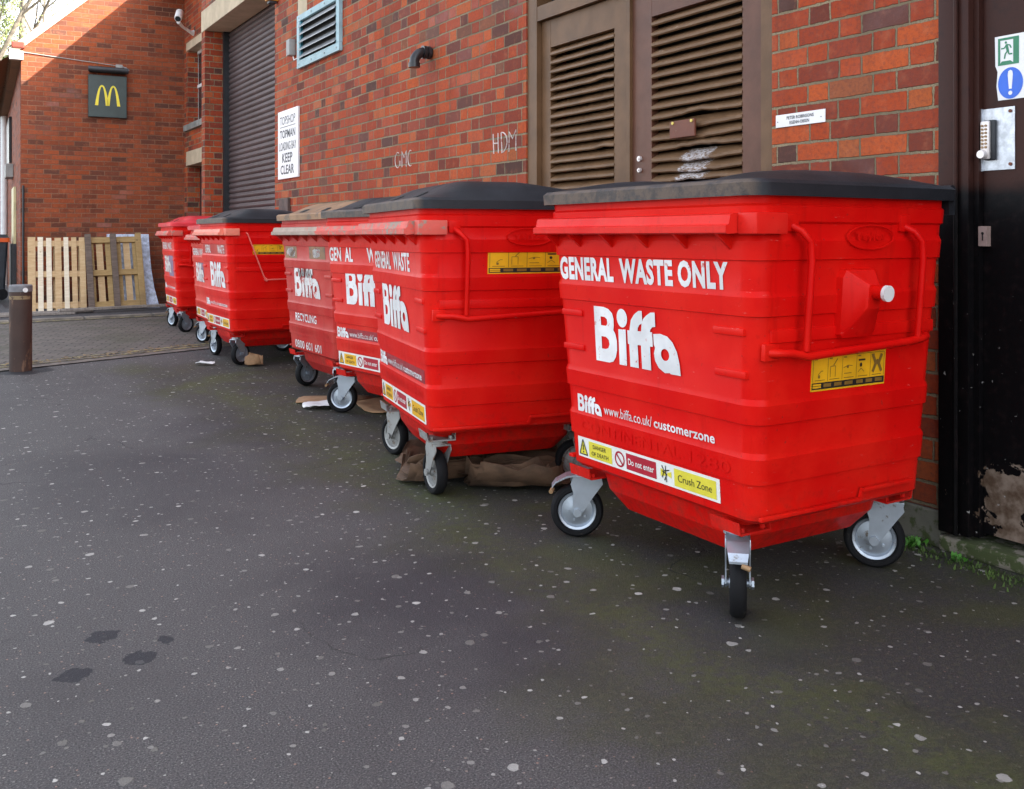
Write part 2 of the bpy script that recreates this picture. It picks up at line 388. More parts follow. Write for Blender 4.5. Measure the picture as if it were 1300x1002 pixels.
m_tyre.node_tree.nodes['Principled BSDF'].inputs['Specular IOR Level'].default_value = .2
m_brass = plain('rusty_knob', (.33,.20,.10), .6, .2)
m_white = worn('white_vinyl', (.76,.75,.745), (.60,.14,.11), .605, 38, .45, bump=.0003)
m_whiteworn = worn('torn_white_vinyl', (.72,.70,.68), (.55,.08,.06), .55, 26, .5, bump=.0003)
m_lblw = plain('white_label', (.78,.77,.72), .45, var=.06, scale=12)
m_lbly = plain('yellow_label', (.72,.62,.05), .42, var=.08, scale=16)
m_lblo = plain('amber_label', (.80,.42,.01), .42, var=.12, scale=9)
m_lblr = plain('crimson_label', (.42,.012,.03), .42, var=.1, scale=16)
m_ink = plain('black_ink', (.015,.014,.013), .5)
m_inkg = plain('grey_ink', (.22,.12,.02), .5)
m_inksign = plain('sign_ink', (.03,.03,.04), .5)
m_patch = plain('maroon_patch', (.30,.010,.018), .5, var=.2, scale=20)
m_brown = worn('taupe_gloss_paint', (.145,.076,.037), (.28,.19,.12), .68, 12, .5, bump=.002, stretch=(1,1,.35))
m_brownred = worn('red_brown_paint', (.125,.052,.032), (.30,.19,.12), .70, 18, .45, bump=.001)
m_slat = worn('slat_paint', (.168,.092,.046), (.42,.34,.28), .66, 15, .42, bump=.002, stretch=(1,.5,2))
def slat_stained():
    g = G('slat_paint_stained'); P = g.pos(); X,Y,Z = g.xyz(P)
    mp = g.n('ShaderNodeMapping', {'Vector':P,'Scale':(1,.6,2)}).outputs[0]; n = g.noise(mp, 15, 8, .7)
    c = g.mix(g.step(n, .36,.66), (.150,.082,.041), (.190,.106,.055)); c = g.mix(g.step(n, .66, .72), c, (.42,.34,.28))
    yc = g.M('ADD', 3.47, g.M('MULTIPLY', g.M('SUBTRACT', Z, 1.47), -.35))
    dy = g.M('ABSOLUTE', g.M('SUBTRACT', Y, yc))
    streak = g.noise(g.n('ShaderNodeMapping', {'Vector':P,'Scale':(1,1,3),'Rotation':(R(35),0,0)}).outputs[0], 60, 5, .7)
    m = g.M('MULTIPLY', g.step(g.M('ADD', g.M('SUBTRACT', .095, dy), g.M('MULTIPLY', g.M('SUBTRACT', streak, .5), .14)), -.005, .012), g.M('MULTIPLY', g.step(Z, 1.395, 1.41), g.M('SUBTRACT', 1, g.step(Z, 1.56, 1.575))))
    m = g.M('MULTIPLY', m, g.step(streak, .40, .60))
    c = g.mix(g.M('MULTIPLY', m, .85), c, (.62,.60,.62))
    return g.fin(c, .5, None, g.bump(n, .002), .25)
m_slat2 = slat_stained()
m_plate = worn('rusty_plate', (.16,.045,.022), (.26,.17,.11), .60, 22, .6)
m_shut = plain('shutter_steel', (.078,.056,.056), .48, .1, var=.18, scale=2)
m_darkm = plain('black_frame_steel', (.016,.018,.022), .5, var=.3)
m_teal = worn('pale_teal_paint', (.27,.42,.46), (.16,.12,.09), .70, 14, .5)
m_teal2 = plain('deep_teal_paint', (.02,.17,.24), .5)
m_alum = plain('grey_blade', (.26,.27,.28), .45, .3, var=.3)
m_pipe = plain('black_pipe_plastic', (.018,.018,.021), .32, var=.3)
m_grey = plain('grey_box_plastic', (.30,.30,.29), .55)
m_wplas = plain('white_plastic', (.75,.75,.74), .4, var=.05)
m_glass = plain('dark_glass', (.02,.025,.03), .08, var=.2)
m_chalk = worn('white_chalk', (.62,.55,.52), (.32,.09,.06), .58, 40, .9)
m_signw = plain('enamel_white', (.80,.78,.78), .35, var=.05, scale=5)
m_green = plain('safety_green', (.01,.20,.09), .4)
m_blue = plain('safety_blue', (.015,.12,.62), .4)
m_mgreen = plain('dark_green_panel', (.020,.038,.036), .4, var=.15)
m_gold = plain('yellow_emblem', (.80,.66,.03), .4, var=.05)
m_alu = plain('scratched_aluminium', (.52,.54,.58), .42, .7, var=.25, scale=30, bump=.0006)
m_keyc = plain('satin_lock', (.72,.66,.64), .35, .4, var=.08)
m_copper = plain('pale_plate', (.36,.25,.22), .5, .2)
m_corten = worn('rusted_bollard', (.042,.020,.014), (.14,.075,.045), .57, 11, .7, bump=.003, stretch=(1,1,.3))
m_cap = plain('bollard_cap', (.13,.13,.14), .6, var=.3)
m_ochre = worn('ochre_band', (.20,.14,.07), (.06,.03,.022), .5, 18, .7)
m_card = plain('cardboard', (.30,.17,.085), .85, var=.25, scale=9, bump=.002)
m_card2 = plain('dark_cardboard', (.095,.052,.028), .85, var=.35, scale=9, bump=.002)  # darker brown for the pieces under the second bin
m_paper = plain('white_paper', (.75,.74,.73), .7, var=.06)
m_cloth = plain('grey_sacking', (.14,.125,.105), .85, var=.3, scale=14, bump=.003)
m_w1 = wood('pale_pine', (.46,.30,.15), (.56,.40,.23), dark=(.16,.10,.05))
m_w2 = wood('bleached_pine', (.64,.54,.40), (.74,.66,.52), dark=(.4,.28,.16))
m_w3 = wood('aged_pine', (.30,.19,.075), (.40,.27,.12))
m_w4 = wood('weathered_grey_pine', (.10,.072,.058), (.17,.125,.10), dark=(.04,.03,.025))
m_w5 = wood('grey_board', (.22,.19,.17), (.30,.27,.24), axis=(7,1,1))
m_coping = plain('verge_mortar', (.60,.50,.38), .85, var=.12, scale=6, bump=.003)
m_tile = wood('clay_tile', (.22,.12,.06), (.32,.18,.09), axis=(1,6,1))
m_film = plain('plastic_film', (.50,.55,.68), .22, var=.35, scale=18, bump=.004)
m_orange = plain('orange_rim', (.72,.10,.01), .45)
m_dbin = plain('charcoal_bin_plastic', (.025,.032,.042), .5, var=.25)
m_cream = plain('cream_paint', (.62,.55,.30), .5)
m_bark = plain('tree_bark', (.15,.13,.10), .9, var=.4, scale=9, bump=.01)
m_leaf = plain('leaf', (.09,.12,.035), .7, var=.5, scale=30)
m_ivy = plain('ivy_leaf', (.12,.15,.05), .6, var=.5, scale=30)
m_weed = plain('weed_leaf', (.06,.20,.02), .6, var=.3, scale=30)
m_dead = plain('dead_leaf', (.22,.15,.07), .8, var=.5, scale=30)
def door_mat():
    g = G('door_paint'); P = g.pos(); X,Y,Z = g.xyz(P)
    n = g.noise(P, 3, 4, .6)
    up = g.step(g.M('ADD', Z, g.M('MULTIPLY', g.M('SUBTRACT', n, .5), .10)), 1.26, 1.33)
    base = g.mix(up, (.004,.0035,.004), (.044,.017,.013))
    base = g.mix(g.M('MULTIPLY', g.step(g.noise(P, 30, 5), .5,.75), .4), base, (.02,.012,.012))
    # flaked paint baring pale wood low down
    n1 = g.noise(P, 6.0, 9, .62, .35)
    low = g.M('MULTIPLY', g.M('SUBTRACT', 1, g.step(Z, .22, .46)), g.step(Z, .04, .10))
    near = g.M('SUBTRACT', 1, g.step(Y, 1.90, 2.02))
    fl = g.step(g.M('ADD', n1, g.M('MULTIPLY', g.M('MULTIPLY', low, near), .17)), .612, .620)
    fl = g.M('MULTIPLY', fl, g.M('SUBTRACT', 1, g.step(Z, .42, .50)))
    wc = g.mix(g.step(g.noise(P, 22, 6), .35,.7), (.09,.055,.035), (.24,.18,.14))
    c = g.mix(fl, base, wc)
    sp = g.M('MULTIPLY', g.step(g.noise(P, 48, 3), .70,.73), g.M('SUBTRACT', 1, g.step(Z, .5,1.1)))
    c = g.mix(g.M('MULTIPLY', sp, .7), c, (.40,.38,.36))
    h = g.M('ADD', g.M('MULTIPLY', fl, -1.0), g.M('MULTIPLY', g.noise(P, 90, 3), .15))
    return g.fin(c, g.M('ADD', .40, g.M('MULTIPLY', fl, .4)), None, g.bump(h, .003), .12)
m_door = door_mat()
for m__ in (m_brown, m_brownred, m_slat): m__.node_tree.nodes['Principled BSDF'].inputs['Specular IOR Level'].default_value = .25

# ------------------------------------------------------------------ setting
W = 3.126        # plane of the brick wall; camera stands at (0, 0)
def sheet(name, pts, z, mat, kind='structure'):
    mb = MB(); mb.quad(*[(x,y,z) for x,y in pts]); o = mb.build(name, mat, norm=False); return tag(o, kind=kind)
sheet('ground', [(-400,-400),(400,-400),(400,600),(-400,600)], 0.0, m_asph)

E0, E1 = (-9.85,5.0), (3.7,10.15)                       # edge where tarmac gives way to the paved lane
sheet('brick_paving', [E0, E1, (3.7,14.12), (-9.85,12.9)], .005, m_pave)
def strip(name, a, b, w, z, mat, sub=1):
    d = Vector((b[0]-a[0], b[1]-a[1], 0)); n = Vector((-d.y, d.x, 0)).normalized()*w
    mb = MB(); mb.quad((a[0],a[1],z),(b[0],b[1],z),(b[0]+n.x,b[1]+n.y,z),(a[0]+n.x,a[1]+n.y,z)); return mb.build(name, mat, norm=False)
tag(strip('drainage_channel', E0, E1, .30, .009, m_kerb2), kind='structure')
def off(p, k):
    d = Vector((E1[0]-E0[0], E1[1]-E0[1])).normalized(); return (p[0]-d.y*k, p[1]+d.x*k)
tag(strip('road_marking', off(E0,.16), off(E1,.16), .055, .013, m_yel), kind='structure')
tag(strip('road_marking', off(E0,.31), off(E1,.31), .06, .013, m_yel), kind='structure')
tag(strip('road_marking', (-9.85,12.80), (3.55,13.95), .09, .013, m_yel), kind='structure')
mb = MB(); k0, k1 = Vector((-9.85,12.93,0)), Vector((3.55,14.10,0)); d = (k1-k0).normalized(); nn = Vector((-d.y,d.x,0))
L = 0; tot = (k1-k0).length
while L < tot:
    l2 = min(.88, tot-L); fm = frame(k0+d*L, d, nn); mb.box2((.004,0,-.05),(l2-.004,.13,.036), fm, .008); L += .9
tag(mb.build('kerb', m_kerb), kind='structure')
mb = MB(); a = k0+nn*.13; b = k1+nn*.13
mb.prism([(a.x,a.y),(b.x,b.y),(3.55,16.3),(1.0,16.3),(1.0,60),(-9.85,60)], .03)
tag(mb.build('pavement', m_pavt), kind='structure')

# --- main brick building
MAIN = empty('brick_building', (3.4,5,0), 0, 'long red brick building with louvred doors and a roller shutter behind the bins', 'building')
def P_(mb, name, mat, smooth=None, parent=None):       # world-space mesh parented to MAIN
    o = mb.build(name, mat, smooth=smooth); o.parent = parent or MAIN
    o.matrix_parent_inverse = Matrix.Translation((-3.4,-5,0)); return o
TOP = 5.16
mb = MB(); T_ = .30
def wb(y0, y1, z0, z1, x=W, t=T_): mb.box2((x,y0,z0),(x+t,y1,z1))
wb(-9, 1.00, 0, TOP); wb(1.00, 2.095, 2.35, TOP)  # run past the door is unseen, lengthened to shade the foreground
wb(2.095, 2.911, .135, TOP); wb(2.911, 4.903, 3.3, TOP)
wb(4.903, 9.867, .135, TOP); wb(9.867, 12.866, 4.155, TOP); wb(12.866, 13.04, 0, 3.869)
wb(12.866, 13.04, 4.155, TOP)
XB = 3.56                                               # set-back bay in the corner
wb(13.04, 14.70, 0, TOP, XB, .25); wb(15.78, 16.35, 0, TOP, XB, .25)
wb(14.70, 15.78, 4.26, TOP, XB, .25); wb(14.70, 15.78, 2.50, 2.82, XB, .25)
mb.box2((W+T_, 12.866, 0),(XB+.25, 13.036, TOP))
P_(mb, 'wall', m_brick)
mb = MB(); mb.box2((3.83,-9,0),(9,16.3,TOP-.002)); mb.box2((3.427,-9,0),(3.829,9.8,TOP-.004)); P_(mb, 'shade_core', plain('dark_interior', (.03,.03,.03), .9))  # unseen solid core, added to stop light leaking and to cast shade
mb = MB(); mb.box2((3.06,-9,TOP),(9.05,16.3,TOP+.10)); P_(mb, 'coping', m_lintel)
mb = MB(); mb.box2((W-.012,2.097,0),(W+.25,2.909,.132), bev=.006); mb.box2((W-.012,4.905,0),(W+.25,9.865,.132), bev=.006); P_(mb, 'plinth', m_plinth)
mb = MB(); mb.box2((W-.004,9.62,3.872),(W+.315,13.05,4.152), bev=.006); P_(mb, 'shutter_lintel', m_lintel)
for nm, z0, z1, mt in (('window_lintel',4.13,4.257,m_lintel),('door_lintel',2.27,2.497,m_lintel)):
    mb = MB(); mb.box2((XB-.004,14.5,z0),(XB+.246,15.86,z1), bev=.004); P_(mb, nm, mt)
mb = MB(); mb.box2((XB-.05,14.5,2.822),(XB+.2,15.86,2.92), bev=.006); P_(mb, 'window_sill', m_sillst)
# bay window
mb = MB()
for y in (14.73,15.75): mb.box2((XB+.17,y-.03,2.92),(XB+.19,y+.03,4.13))
for z in (2.95,3.55,4.10): mb.box2((XB+.142,14.76,z-.025),(XB+.188,15.72,z+.025))
wf = P_(mb, 'window', m_wplas)
mb = MB(); mb.box2((XB+.16,14.76,2.97),(XB+.172,15.72,4.08)); o = mb.build('pane', m_glass); o.parent = wf; o.matrix_parent_inverse = Matrix.Translation((-3.4,-5,0)) if False else I4.copy()
o.matrix_parent_inverse = Matrix.Identity(4); o.location = (0,0,0)
mb = MB(); mb.box2((XB+.20,14.70,.0),(XB+.24,15.78,2.26)); P_(mb, 'side_door', plain('dark_door_paint', (.03,.018,.018), .5))
# roller shutter
mb = MB(); XS = 3.44; pitch = .070; z = .02; prof = []
while z < 3.868:
    for k in range(6):
        t = k/5.0; prof.append((XS-.016*sin(pi*min(t*1.15,1)), z+pitch*.93*t))
    prof.append((XS+.010, z+pitch*.965)); z += pitch
prof = [p for p in prof if p[1] < 3.868]
vs0 = [mb.bm.verts.new((x,9.86,zz)) for x,zz in prof]; vs1 = [mb.bm.verts.new((x,12.80,zz)) for x,zz in prof]
for i in range(len(prof)-1): mb._f([vs0[i],vs0[i+1],vs1[i+1],vs1[i]])
sh = P_(mb, 'roller_shutter', m_shut)
mb = MB(); mb.box2((W+.235,12.80,0),(XS+.06,12.863,3.868)); P_(mb, 'shutter_guide', m_darkm)
mb = MB(); mb.box2((W+.20,9.868,0),(XS+.06,9.93,3.868)); P_(mb, 'shutter_guide', m_darkm)
# louvred double door
LX = W+.045
mb = MB()
mb.box2((W+.01,4.80,0),(W+.20,4.902,3.3)); mb.box2((W+.01,2.912,0),(W+.20,2.985,3.3))
mb.box2((W+.012,2.985,2.432),(W+.19,4.80,2.52)); mb.box2((W+.012,2.985,3.2),(W+.19,4.80,3.298))
mb.box2((W+.014,4.50,2.52),(W+.17,4.545,3.2)); mb.box2((W+.014,3.93,2.52),(W+.17,3.99,3.2)); mb.box2((W+.014,3.42,2.52),(W+.17,3.465,3.2))
fr = P_(mb, 'door_frame', m_brown)
mb = MB(); mb.box2((W+.12,2.985,2.52),(W+.13,4.80,3.2)); P_(mb, 'fanlight_pane', m_glass)
def leaf(y0, y1, ly0, ly1, mat, dmg):
    mb = MB()
    mb.box2((LX,ly1,.03),(LX+.045,y1,2.428)); mb.box2((LX,y0,.03),(LX+.045,ly0,2.428))
    mb.box2((LX+.001,ly0,2.262),(LX+.044,ly1,2.427)); mb.box2((LX+.001,ly0,.03),(LX+.044,ly1,.20)); mb.box2((LX+.001,ly0,1.02),(LX+.044,ly1,1.14))
    lf = P_(mb, 'louvre_door', mat)
    for zz0, zz1 in ((.20,1.02),(1.14,2.262)):
        s = MB(); n = int((zz1-zz0)/.054); rnd = random.Random(3+dmg)
        for i in range(n):
            zc = zz1-.030-i*.054
            pts = []
            nseg = 14
            for k in range(nseg+1):
                y = ly0+.001+(ly1-ly0-.002)*k/nseg
                dz_ = (.0005*sin(k*1.3+i)); dx_ = 0
                if dmg and 1.32 < zc < 1.80:
                    b_ = math.exp(-((k/nseg-.45)/.28)**2)
                    dz_ += (.016 if i%3==0 else -.012)*b_*rnd.uniform(.4,1.1); dx_ = .006*b_
                if (not dmg) and i % 7 == 4: dz_ += .008*math.exp(-((k/nseg-.15)/.1)**2)
                pts.append((y, dz_, dx_))
            rings = []
            for y, dz_, dx_ in pts:
                # blade slopes down to the outside, rounded nose
                rings.append([(LX+.004+dx_, y, zc-.022+dz_),(LX-.004+dx_, y, zc-.016+dz_),(LX-.004+dx_, y, zc-.004+dz_),(LX+.006+dx_, y, zc+.004+dz_),(LX+.058, y, zc+.034),(LX+.058, y, zc+.016)])
            s.loft(rings)
        so = s.build('louvre_slats', m_slat2 if dmg else m_slat, smooth=35); so.parent = lf
    return lf
leaf(3.935, 4.795, 4.082, 4.702, m_brown, 0)
rl = leaf(2.99, 3.927, 3.131, 3.771, m_brownred, 1)
mb = MB(); mb.box2((LX-.020,3.925,.03),(LX+.0,3.955,2.428)); P_(mb, 'meeting_bead', m_brown)
mb = MB(); mb.box2((LX-.028,3.42,1.615),(LX-.016,3.60,1.700), bev=.003); 
mb.mi = 1
for y in (3.44,3.575): mb.cyl((LX-.028,y,1.69),(LX-.033,y,1.69),.008,n=10)
o = mb.build('metal_plate', [m_plate, plain('yellow_scrap',(.7,.55,.12),.6)]); o.parent = rl
for z_, r_ in ((1.535,.014),(1.475,.011)):
    mb = MB(); mb.cyl((LX,3.86,z_),(LX-.014,3.86,z_),r_,n=16); mb.cyl((LX-.014,3.86,z_),(LX-.02,3.86,z_),r_*.5,n=10)
    o = mb.build('door_bolt', m_keyc, smooth=40); o.parent = rl
# steel door at the right
mb = MB(); mb.box2((W-.030,2.03,.07),(W+.14,2.0945,2.349), bev=.004); mb.box2((W-.018,1.985,.07),(W+.10,2.029,2.349), bev=.004); mb.box2((W+.012,1.965,.07),(W+.10,1.984,2.349))
mb.tube([(W-.028,2.028,.07),(W-.028,2.028,2.349)],.008,8)
P_(mb, 'steel_door_frame', m_door, 40)
mb = MB(); mb.box2((W+.035,1.002,.085),(W+.08,1.963,2.349)); sd = P_(mb, 'steel_door', m_door)
mb = MB(); mb.box2((W-.030,1.0,0),(W+.14,2.094,.055), bev=.012); P_(mb, 'door_sill', m_sill)
KX = W+.035
f_ = frame((KX-.001,1.965,1.360),(0,-1,0),(0,0,1))     # local x runs toward the camera side, y up
mb = MB(); mb.box2((0,0,0),(.118,.215,.003), f_, .0); mb.box2((-.003,-.002,.0),(.003,.217,.010), f_)
o = mb.build('lock_backplate', m_alu); o.parent = sd
for x,y in ((.103,.20),(.103,.018)):
    pass
for x,y in ((.103,.20),(.103,.018)):
    mb = MB(); mb.cyl(f_@Vector((x,y,.003)), f_@Vector((x,y,.007)), .006, n=10); c_ = mb.build('screw', m_plate); c_.parent = o
mb = MB(); mb.box2((.010,.035,.003),(.055,.175,.016), f_, .006); lb = mb.build('lock_body', m_darkm, smooth=40); lb.parent = sd
mb = MB(); mb.box2((.007,.038,.014),(.040,.172,.027), f_, .006)
mb.cyl(f_@Vector((.020,.055,.027)), f_@Vector((.020,.055,.046)), .016, .014, 18)
o = mb.build('keypad', m_keyc, smooth=40); o.parent = lb
mb = MB()
for i in range(7):
    for j in range(2): mb.cyl(f_@Vector((.016+j*.013,.155-i*.0125,.027)), f_@Vector((.016+j*.013,.155-i*.0125,.031)), .0042, n=8)
k = mb.build('buttons', m_brass); k.parent = lb
mb = MB(); mb.box2((W+.010,1.935,1.095),(W+.0345,1.966,1.165)); mb.mi = 1; mb.cyl((W+.0095,1.95,1.14),(W+.0085,1.95,1.14),.005,n=10); mb.box2((W+.0085,1.948,1.115),(W+.0098,1.952,1.14))
o = mb.build('keyhole_plate', [m_copper,m_ink]); o.parent = sd
for o in list(sd.children)+[k]: pass

# chalk letters on the wall (part of the wall)
mb = MB()
def chalk(segs, y0, z0, w, h):
    for s_ in segs:
        mb.tube([(W-.001, y0-w*px, z0+h*py) for px,py in s_], .0042, 5)
def arc(cx,cy,rx,ry,a0,a1,n=10): return [(cx+rx*cos(R(a0+(a1-a0)*k/n)), cy+ry*sin(R(a0+(a1-a0)*k/n))) for k in range(n+1)]
chalk([[(.0,1),(.03,0)],[(.0,.52),(.22,.5)],[(.22,1),(.24,0)],[(.36,1),(.40,0)],arc(.38,.5,.24,.5,90,-90),[(.70,.0),(.72,.95),(.86,.6),(1,1),(1,0)]], 5.30, 1.665, .28, .13)
P_(mb, 'chalk_letters', m_chalk); mb = MB()
chalk([arc(.16,.5,.16,.5,60,300),[(.30,.45),(.30,.1)],[(.42,0),(.42,1),(.55,.6),(.68,1),(.68,0)],arc(.92,.5,.14,.5,70,290)], 6.82, 1.665, .30, .12)
P_(mb, 'chalk_letters', m_chalk)

# --- signs and fittings that hang on the wall
def wallsign(name, y0, y1, z0, z1, mat, label, cat, th=.006):
    r = empty(name, (W,(y0+y1)/2,z0), 0, label, cat)
    mb = MB(); mb.box2((-th,(y0-y1)/2,0),(-.001,(y1-y0)/2,z1-z0), bev=.0012)
    mb.build('panel', mat, r)
    return r, frame((-th-.0012, (y1-y0)/2, 0), (0,-1,0), (0,0,1))
r, f1 = wallsign('loading_bay_sign', 9.075, 9.70, 1.72, 2.42, m_signw, 'tall white TOPSHOP TOPMAN LOADING BAY KEEP CLEAR sign on the brick wall', 'sign', .02)
mb = MB(); w_ = .625
put_text(mb,'TOPSHOP',.07,.555,.48,.085,f1,.0); mb.box2((.07,.528,0),(.555,.534,.0006),f1)
put_text(mb,'TOPMAN',.07,.415,.48,.085,f1,.018)
mb.build('lettering', m_inksign, r); mb = MB()
put_text(mb,'LOADING BAY',.05,.29,.53,.085,f1,.005); put_text(mb,'KEEP',.14,.165,.32,.095,f1,.02); put_text(mb,'CLEAR',.09,.045,.42,.095,f1,.02)
mb.build('lettering', m_inksign, r)
r, f1 = wallsign('name_plate', 2.620, 2.885, 1.598, 1.652, m_signw, 'small white name plate screwed beside the louvred door', 'name plate', .005)
mb = MB(); put_text(mb,'PETER ROBINSONS',.062,.030,.145,.0140,f1,.012); put_text(mb,'EGENH-OBSEN',.078,.009,.105,.0140,f1,.012)
for x in (.012,.245): mb.flat(disc(.0025,x,.024,10), f1)
mb.build('lettering', m_inksign, r)
# escape / mandatory sticker on the steel door
r = empty('safety_sticker', (KX,1.80,1.60), 0, 'white sticker with green running man and blue exclamation circle on the steel door', 'sign')
mb = MB(); f1 = frame((-.001,.115,0),(0,-1,0),(0,0,1))
mb.prism([(.008,.0),(.19,.0),(.19,.222),(-.004,.222),(-.002,.12),(.006,.1),(.002,.05)],.0015,f1); mb.build('sticker', m_signw, r)
f2 = f1 @ Matrix.Translation((0,0,.0022))
mb = MB(); 
for a_,b_ in (((.008,.12),(.016,.214)),((.062,.12),(.082,.214)),((.016,.12),(.062,.127)),((.016,.206),(.062,.214))): mb.box2((*a_,0),(*b_,.0003),f2)
mb.prism([(.016,.127),(.060,.127),(.052,.134),(.022,.134)],.0003,f2)
mb.flat(disc(.0042,.036,.197,12),f2 @ Matrix.Translation((0,0,.0004)))
def stroke(mb, pts, w, m):
    for (x0,y0),(x1,y1) in zip(pts,pts[1:]):
        dx,dy = x1-x0,y1-y0; l = sqrt(dx*dx+dy*dy) or 1; nx,ny = -dy/l*w/2, dx/l*w/2
        mb._k = getattr(mb,'_k',0)+1
        mb.flat([(x0-nx,y0-ny),(x1-nx,y1-ny),(x1+nx,y1+ny),(x0+nx,y0+ny)], m @ Matrix.Translation((0,0,.00006*(mb._k%9))))
for p_, w_ in (([(.038,.191),(.043,.166)],.009),([(.038,.188),(.030,.178),(.019,.178)],.0045),([(.038,.190),(.050,.187),(.055,.176)],.0045),([(.042,.168),(.034,.158),(.031,.142)],.005),([(.044,.168),(.047,.156),(.059,.156)],.005)): stroke(mb,p_,w_,f2)
mb.build('escape_pictogram', m_green, r)
mb = MB(); mb.flat(disc(.044,.052,.056,40,.054), f2); mb.build('blue_disc', m_blue, r)
f3 = f2 @ Matrix.Translation((0,0,.0006)); mb = MB()
mb.flat([(.047,.036),(.057,.036),(.061,.085),(.059,.097),(.052,.101),(.045,.097),(.043,.085)],f3); mb.flat(disc(.0072,.052,.022,16),f3); mb.build('exclamation_mark', m_signw, r)
# teal ventilation louvre
r = empty('wall_vent', (W,8.50,2.78), 0, 'pale blue framed metal ventilation louvre high on the brick wall', 'vent')
mb = MB(); hw, H_ = .565, .52
mb.box2((-.035,-hw,0),(-.001,hw,.075),bev=.003); mb.box2((-.035,-hw,H_-.06),(-.001,hw,H_),bev=.003); mb.box2((-.0345,-hw,.076),(-.001,-hw+.075,H_-.061)); mb.box2((-.0345,hw-.075,.076),(-.001,hw,H_-.061))
mb.build('frame', m_teal, r)
mb = MB(); mb.box2((-.006,-hw+.075,.075),(-.002,hw-.075,H_-.06)); mb.build('backing', m_black, r)
mb = MB()
for i in range(5):
    z = .10+i*.075; mb.loft([[(-.05,y,z-.012),(-.05,y,z-.004),(-.008,y,z+.045),(-.008,y,z+.037)] for y in (-hw+.078,hw-.078)])
mb.build('vent_slats', m_alum, r)
mb = MB(); mb.box2((-.03,hw-.10,.08),(-.004,hw-.078,H_-.065)); mb.build('inner_edge', m_teal2, r)
for y in (-.5,-.2,.15,.5):
    for z in (.035,H_-.03): mb = MB(); mb.cyl((-.035,y,z),(-.040,y,z),.008,n=8); mb.build('screw', m_rust, r)
mb = MB(); mb.box2((W-.004,8.86,3.302),(W+.05,9.12,3.52)); P_(mb, 'stone_pad', m_lintel)
# waste pipe elbow
r = empty('vent_pipe', (W,6.20,2.47), 0, 'black plastic overflow pipe elbow sticking out of the brick wall', 'pipe')
mb = MB(); pts = [(-.001,0,0),(-.05,0,0)]+[(-.05-.085*sin(R(a)), -.0, -.085+.085*cos(R(a))) for a in range(10,91,10)]+[(-.135,0,-.115)]
mb.tube(pts,.036,20); mb.build('elbow', m_pipe, r, 50)
mb = MB()
for x in (-.012,-.045): mb.lathe([(.036,0),(.048,0),(.048,.024),(.036,.024)],24, Matrix.Translation((x,0,0)) @ Matrix.Rotation(R(90),4,'Z'))
mb.cyl((-.135,0,-.085),(-.135,0,-.118),.043,n=24); mb.build('collar', m_pipe, r, 50)
# small boxes
r = empty('junction_box', (W,9.24,3.02), 0, 'small grey electrical box beside the blue vent', 'box')
mb = MB(); mb.box2((-.07,-.05,-.08),(-.001,.05,.08),bev=.008); mb.build('box_cover', m_grey, r, 40)
mb = MB(); mb.tube([(-.02,-.02,-.08),(-.02,-.05,-.13),(-.012,-.14,-.12),(-.006,-.17,-.06)],.006,6); mb.build('cable', m_wplas, r, 50)
o = MB(); o.box2((W-.03,9.36,1.30),(W-.001,9.64,1.52),bev=.004); oo = o.build('meter_cover', plain('rusted_cover',(.085,.055,.045),.7,var=.4)); tag(oo,'small rusty metal cover on the wall low beside the shutter','cover')
r = empty('security_light', (W,9.78,3.60), 0, 'yellow and white security light at the top of the shutter corner', 'lamp')
mb = MB(); mb.box2((-.12,-.05,0),(-.001,.05,.10),bev=.01); mb.build('housing', plain('amber_plastic',(.7,.35,.05),.5), r, 40)
mb = MB(); mb.box2((-.10,-.04,-.03),(-.02,.04,-.001),bev=.008); mb.build('lens', m_darkm, r, 40)
# cctv camera in the corner
r = empty('security_camera', (XB,15.35,4.50), 0, 'white bullet security camera on a bracket in the brick corner', 'camera')
fm = frame((-.30,-.34,.02),(-.28,-.70,-.65),(.92,-.38,0))
mb = MB(); mb.tube([(-.11,0,0),(-.09,0,0),(.10,0,0),(.12,0,-.0)],[.04,.056,.056,.052],18,fm); mb.build('camera_body', m_wplas, r, 40)
mb = MB(); mb.cyl((.1202,0,0),(.128,0,0),.042,n=18,m=fm); mb.build('lens', m_glass, r, 40)
mb = MB(); mb.tube([(-.001,0,-.16),(-.05,-.02,-.16),(-.20,-.16,-.12),(-.30,-.30,-.08)],[.05,.026,.022,.03],10); mb.build('bracket', m_wplas, r, 50)

# --- corner building with the green sign
FA, FB = Vector((1.19,16.15,0)), Vector((8.4,15.65,0))
fd = (FB-FA).normalized(); fn = Vector((fd.y,-fd.x,0))    # fn points to the camera
FM = frame(FA, fd, (0,0,1))                              # local x along facade, y up, z toward camera
EZ, SL = 3.98, .914
SHOP = empty('gabled_brick_building', FA, 0, 'gabled red brick building end wall facing the yard, sunlit at the top', 'building')
def S_(mb, name, mat, smooth=None):
    o = mb.build(name, mat, smooth=smooth); o.parent = SHOP; o.matrix_parent_inverse = Matrix.Translation(-FA); return o
mb = MB(); w2 = 3.62
mb.prism([(0,0),(2*w2,0),(2*w2,EZ),(w2,EZ+SL*w2),(0,EZ)], -.28, FM)
SIDE = [(0,0),]                                          # side wall along the lane
q = Vector((1.19,16.15,0)); 
RS = Matrix.Translation((1.19,16.15,0)) @ Matrix.Rotation(R(-2.2),4,'Z') @ Matrix.Translation((-1.19,-16.15,0))
mb.box2((1.192,16.44,0),(1.45,44,EZ-.02),RS)
S_(mb, 'wall', m_brick2)
mb = MB()
a = FM @ Vector((-.16,EZ-.05-.16*SL*.2,.06)); 
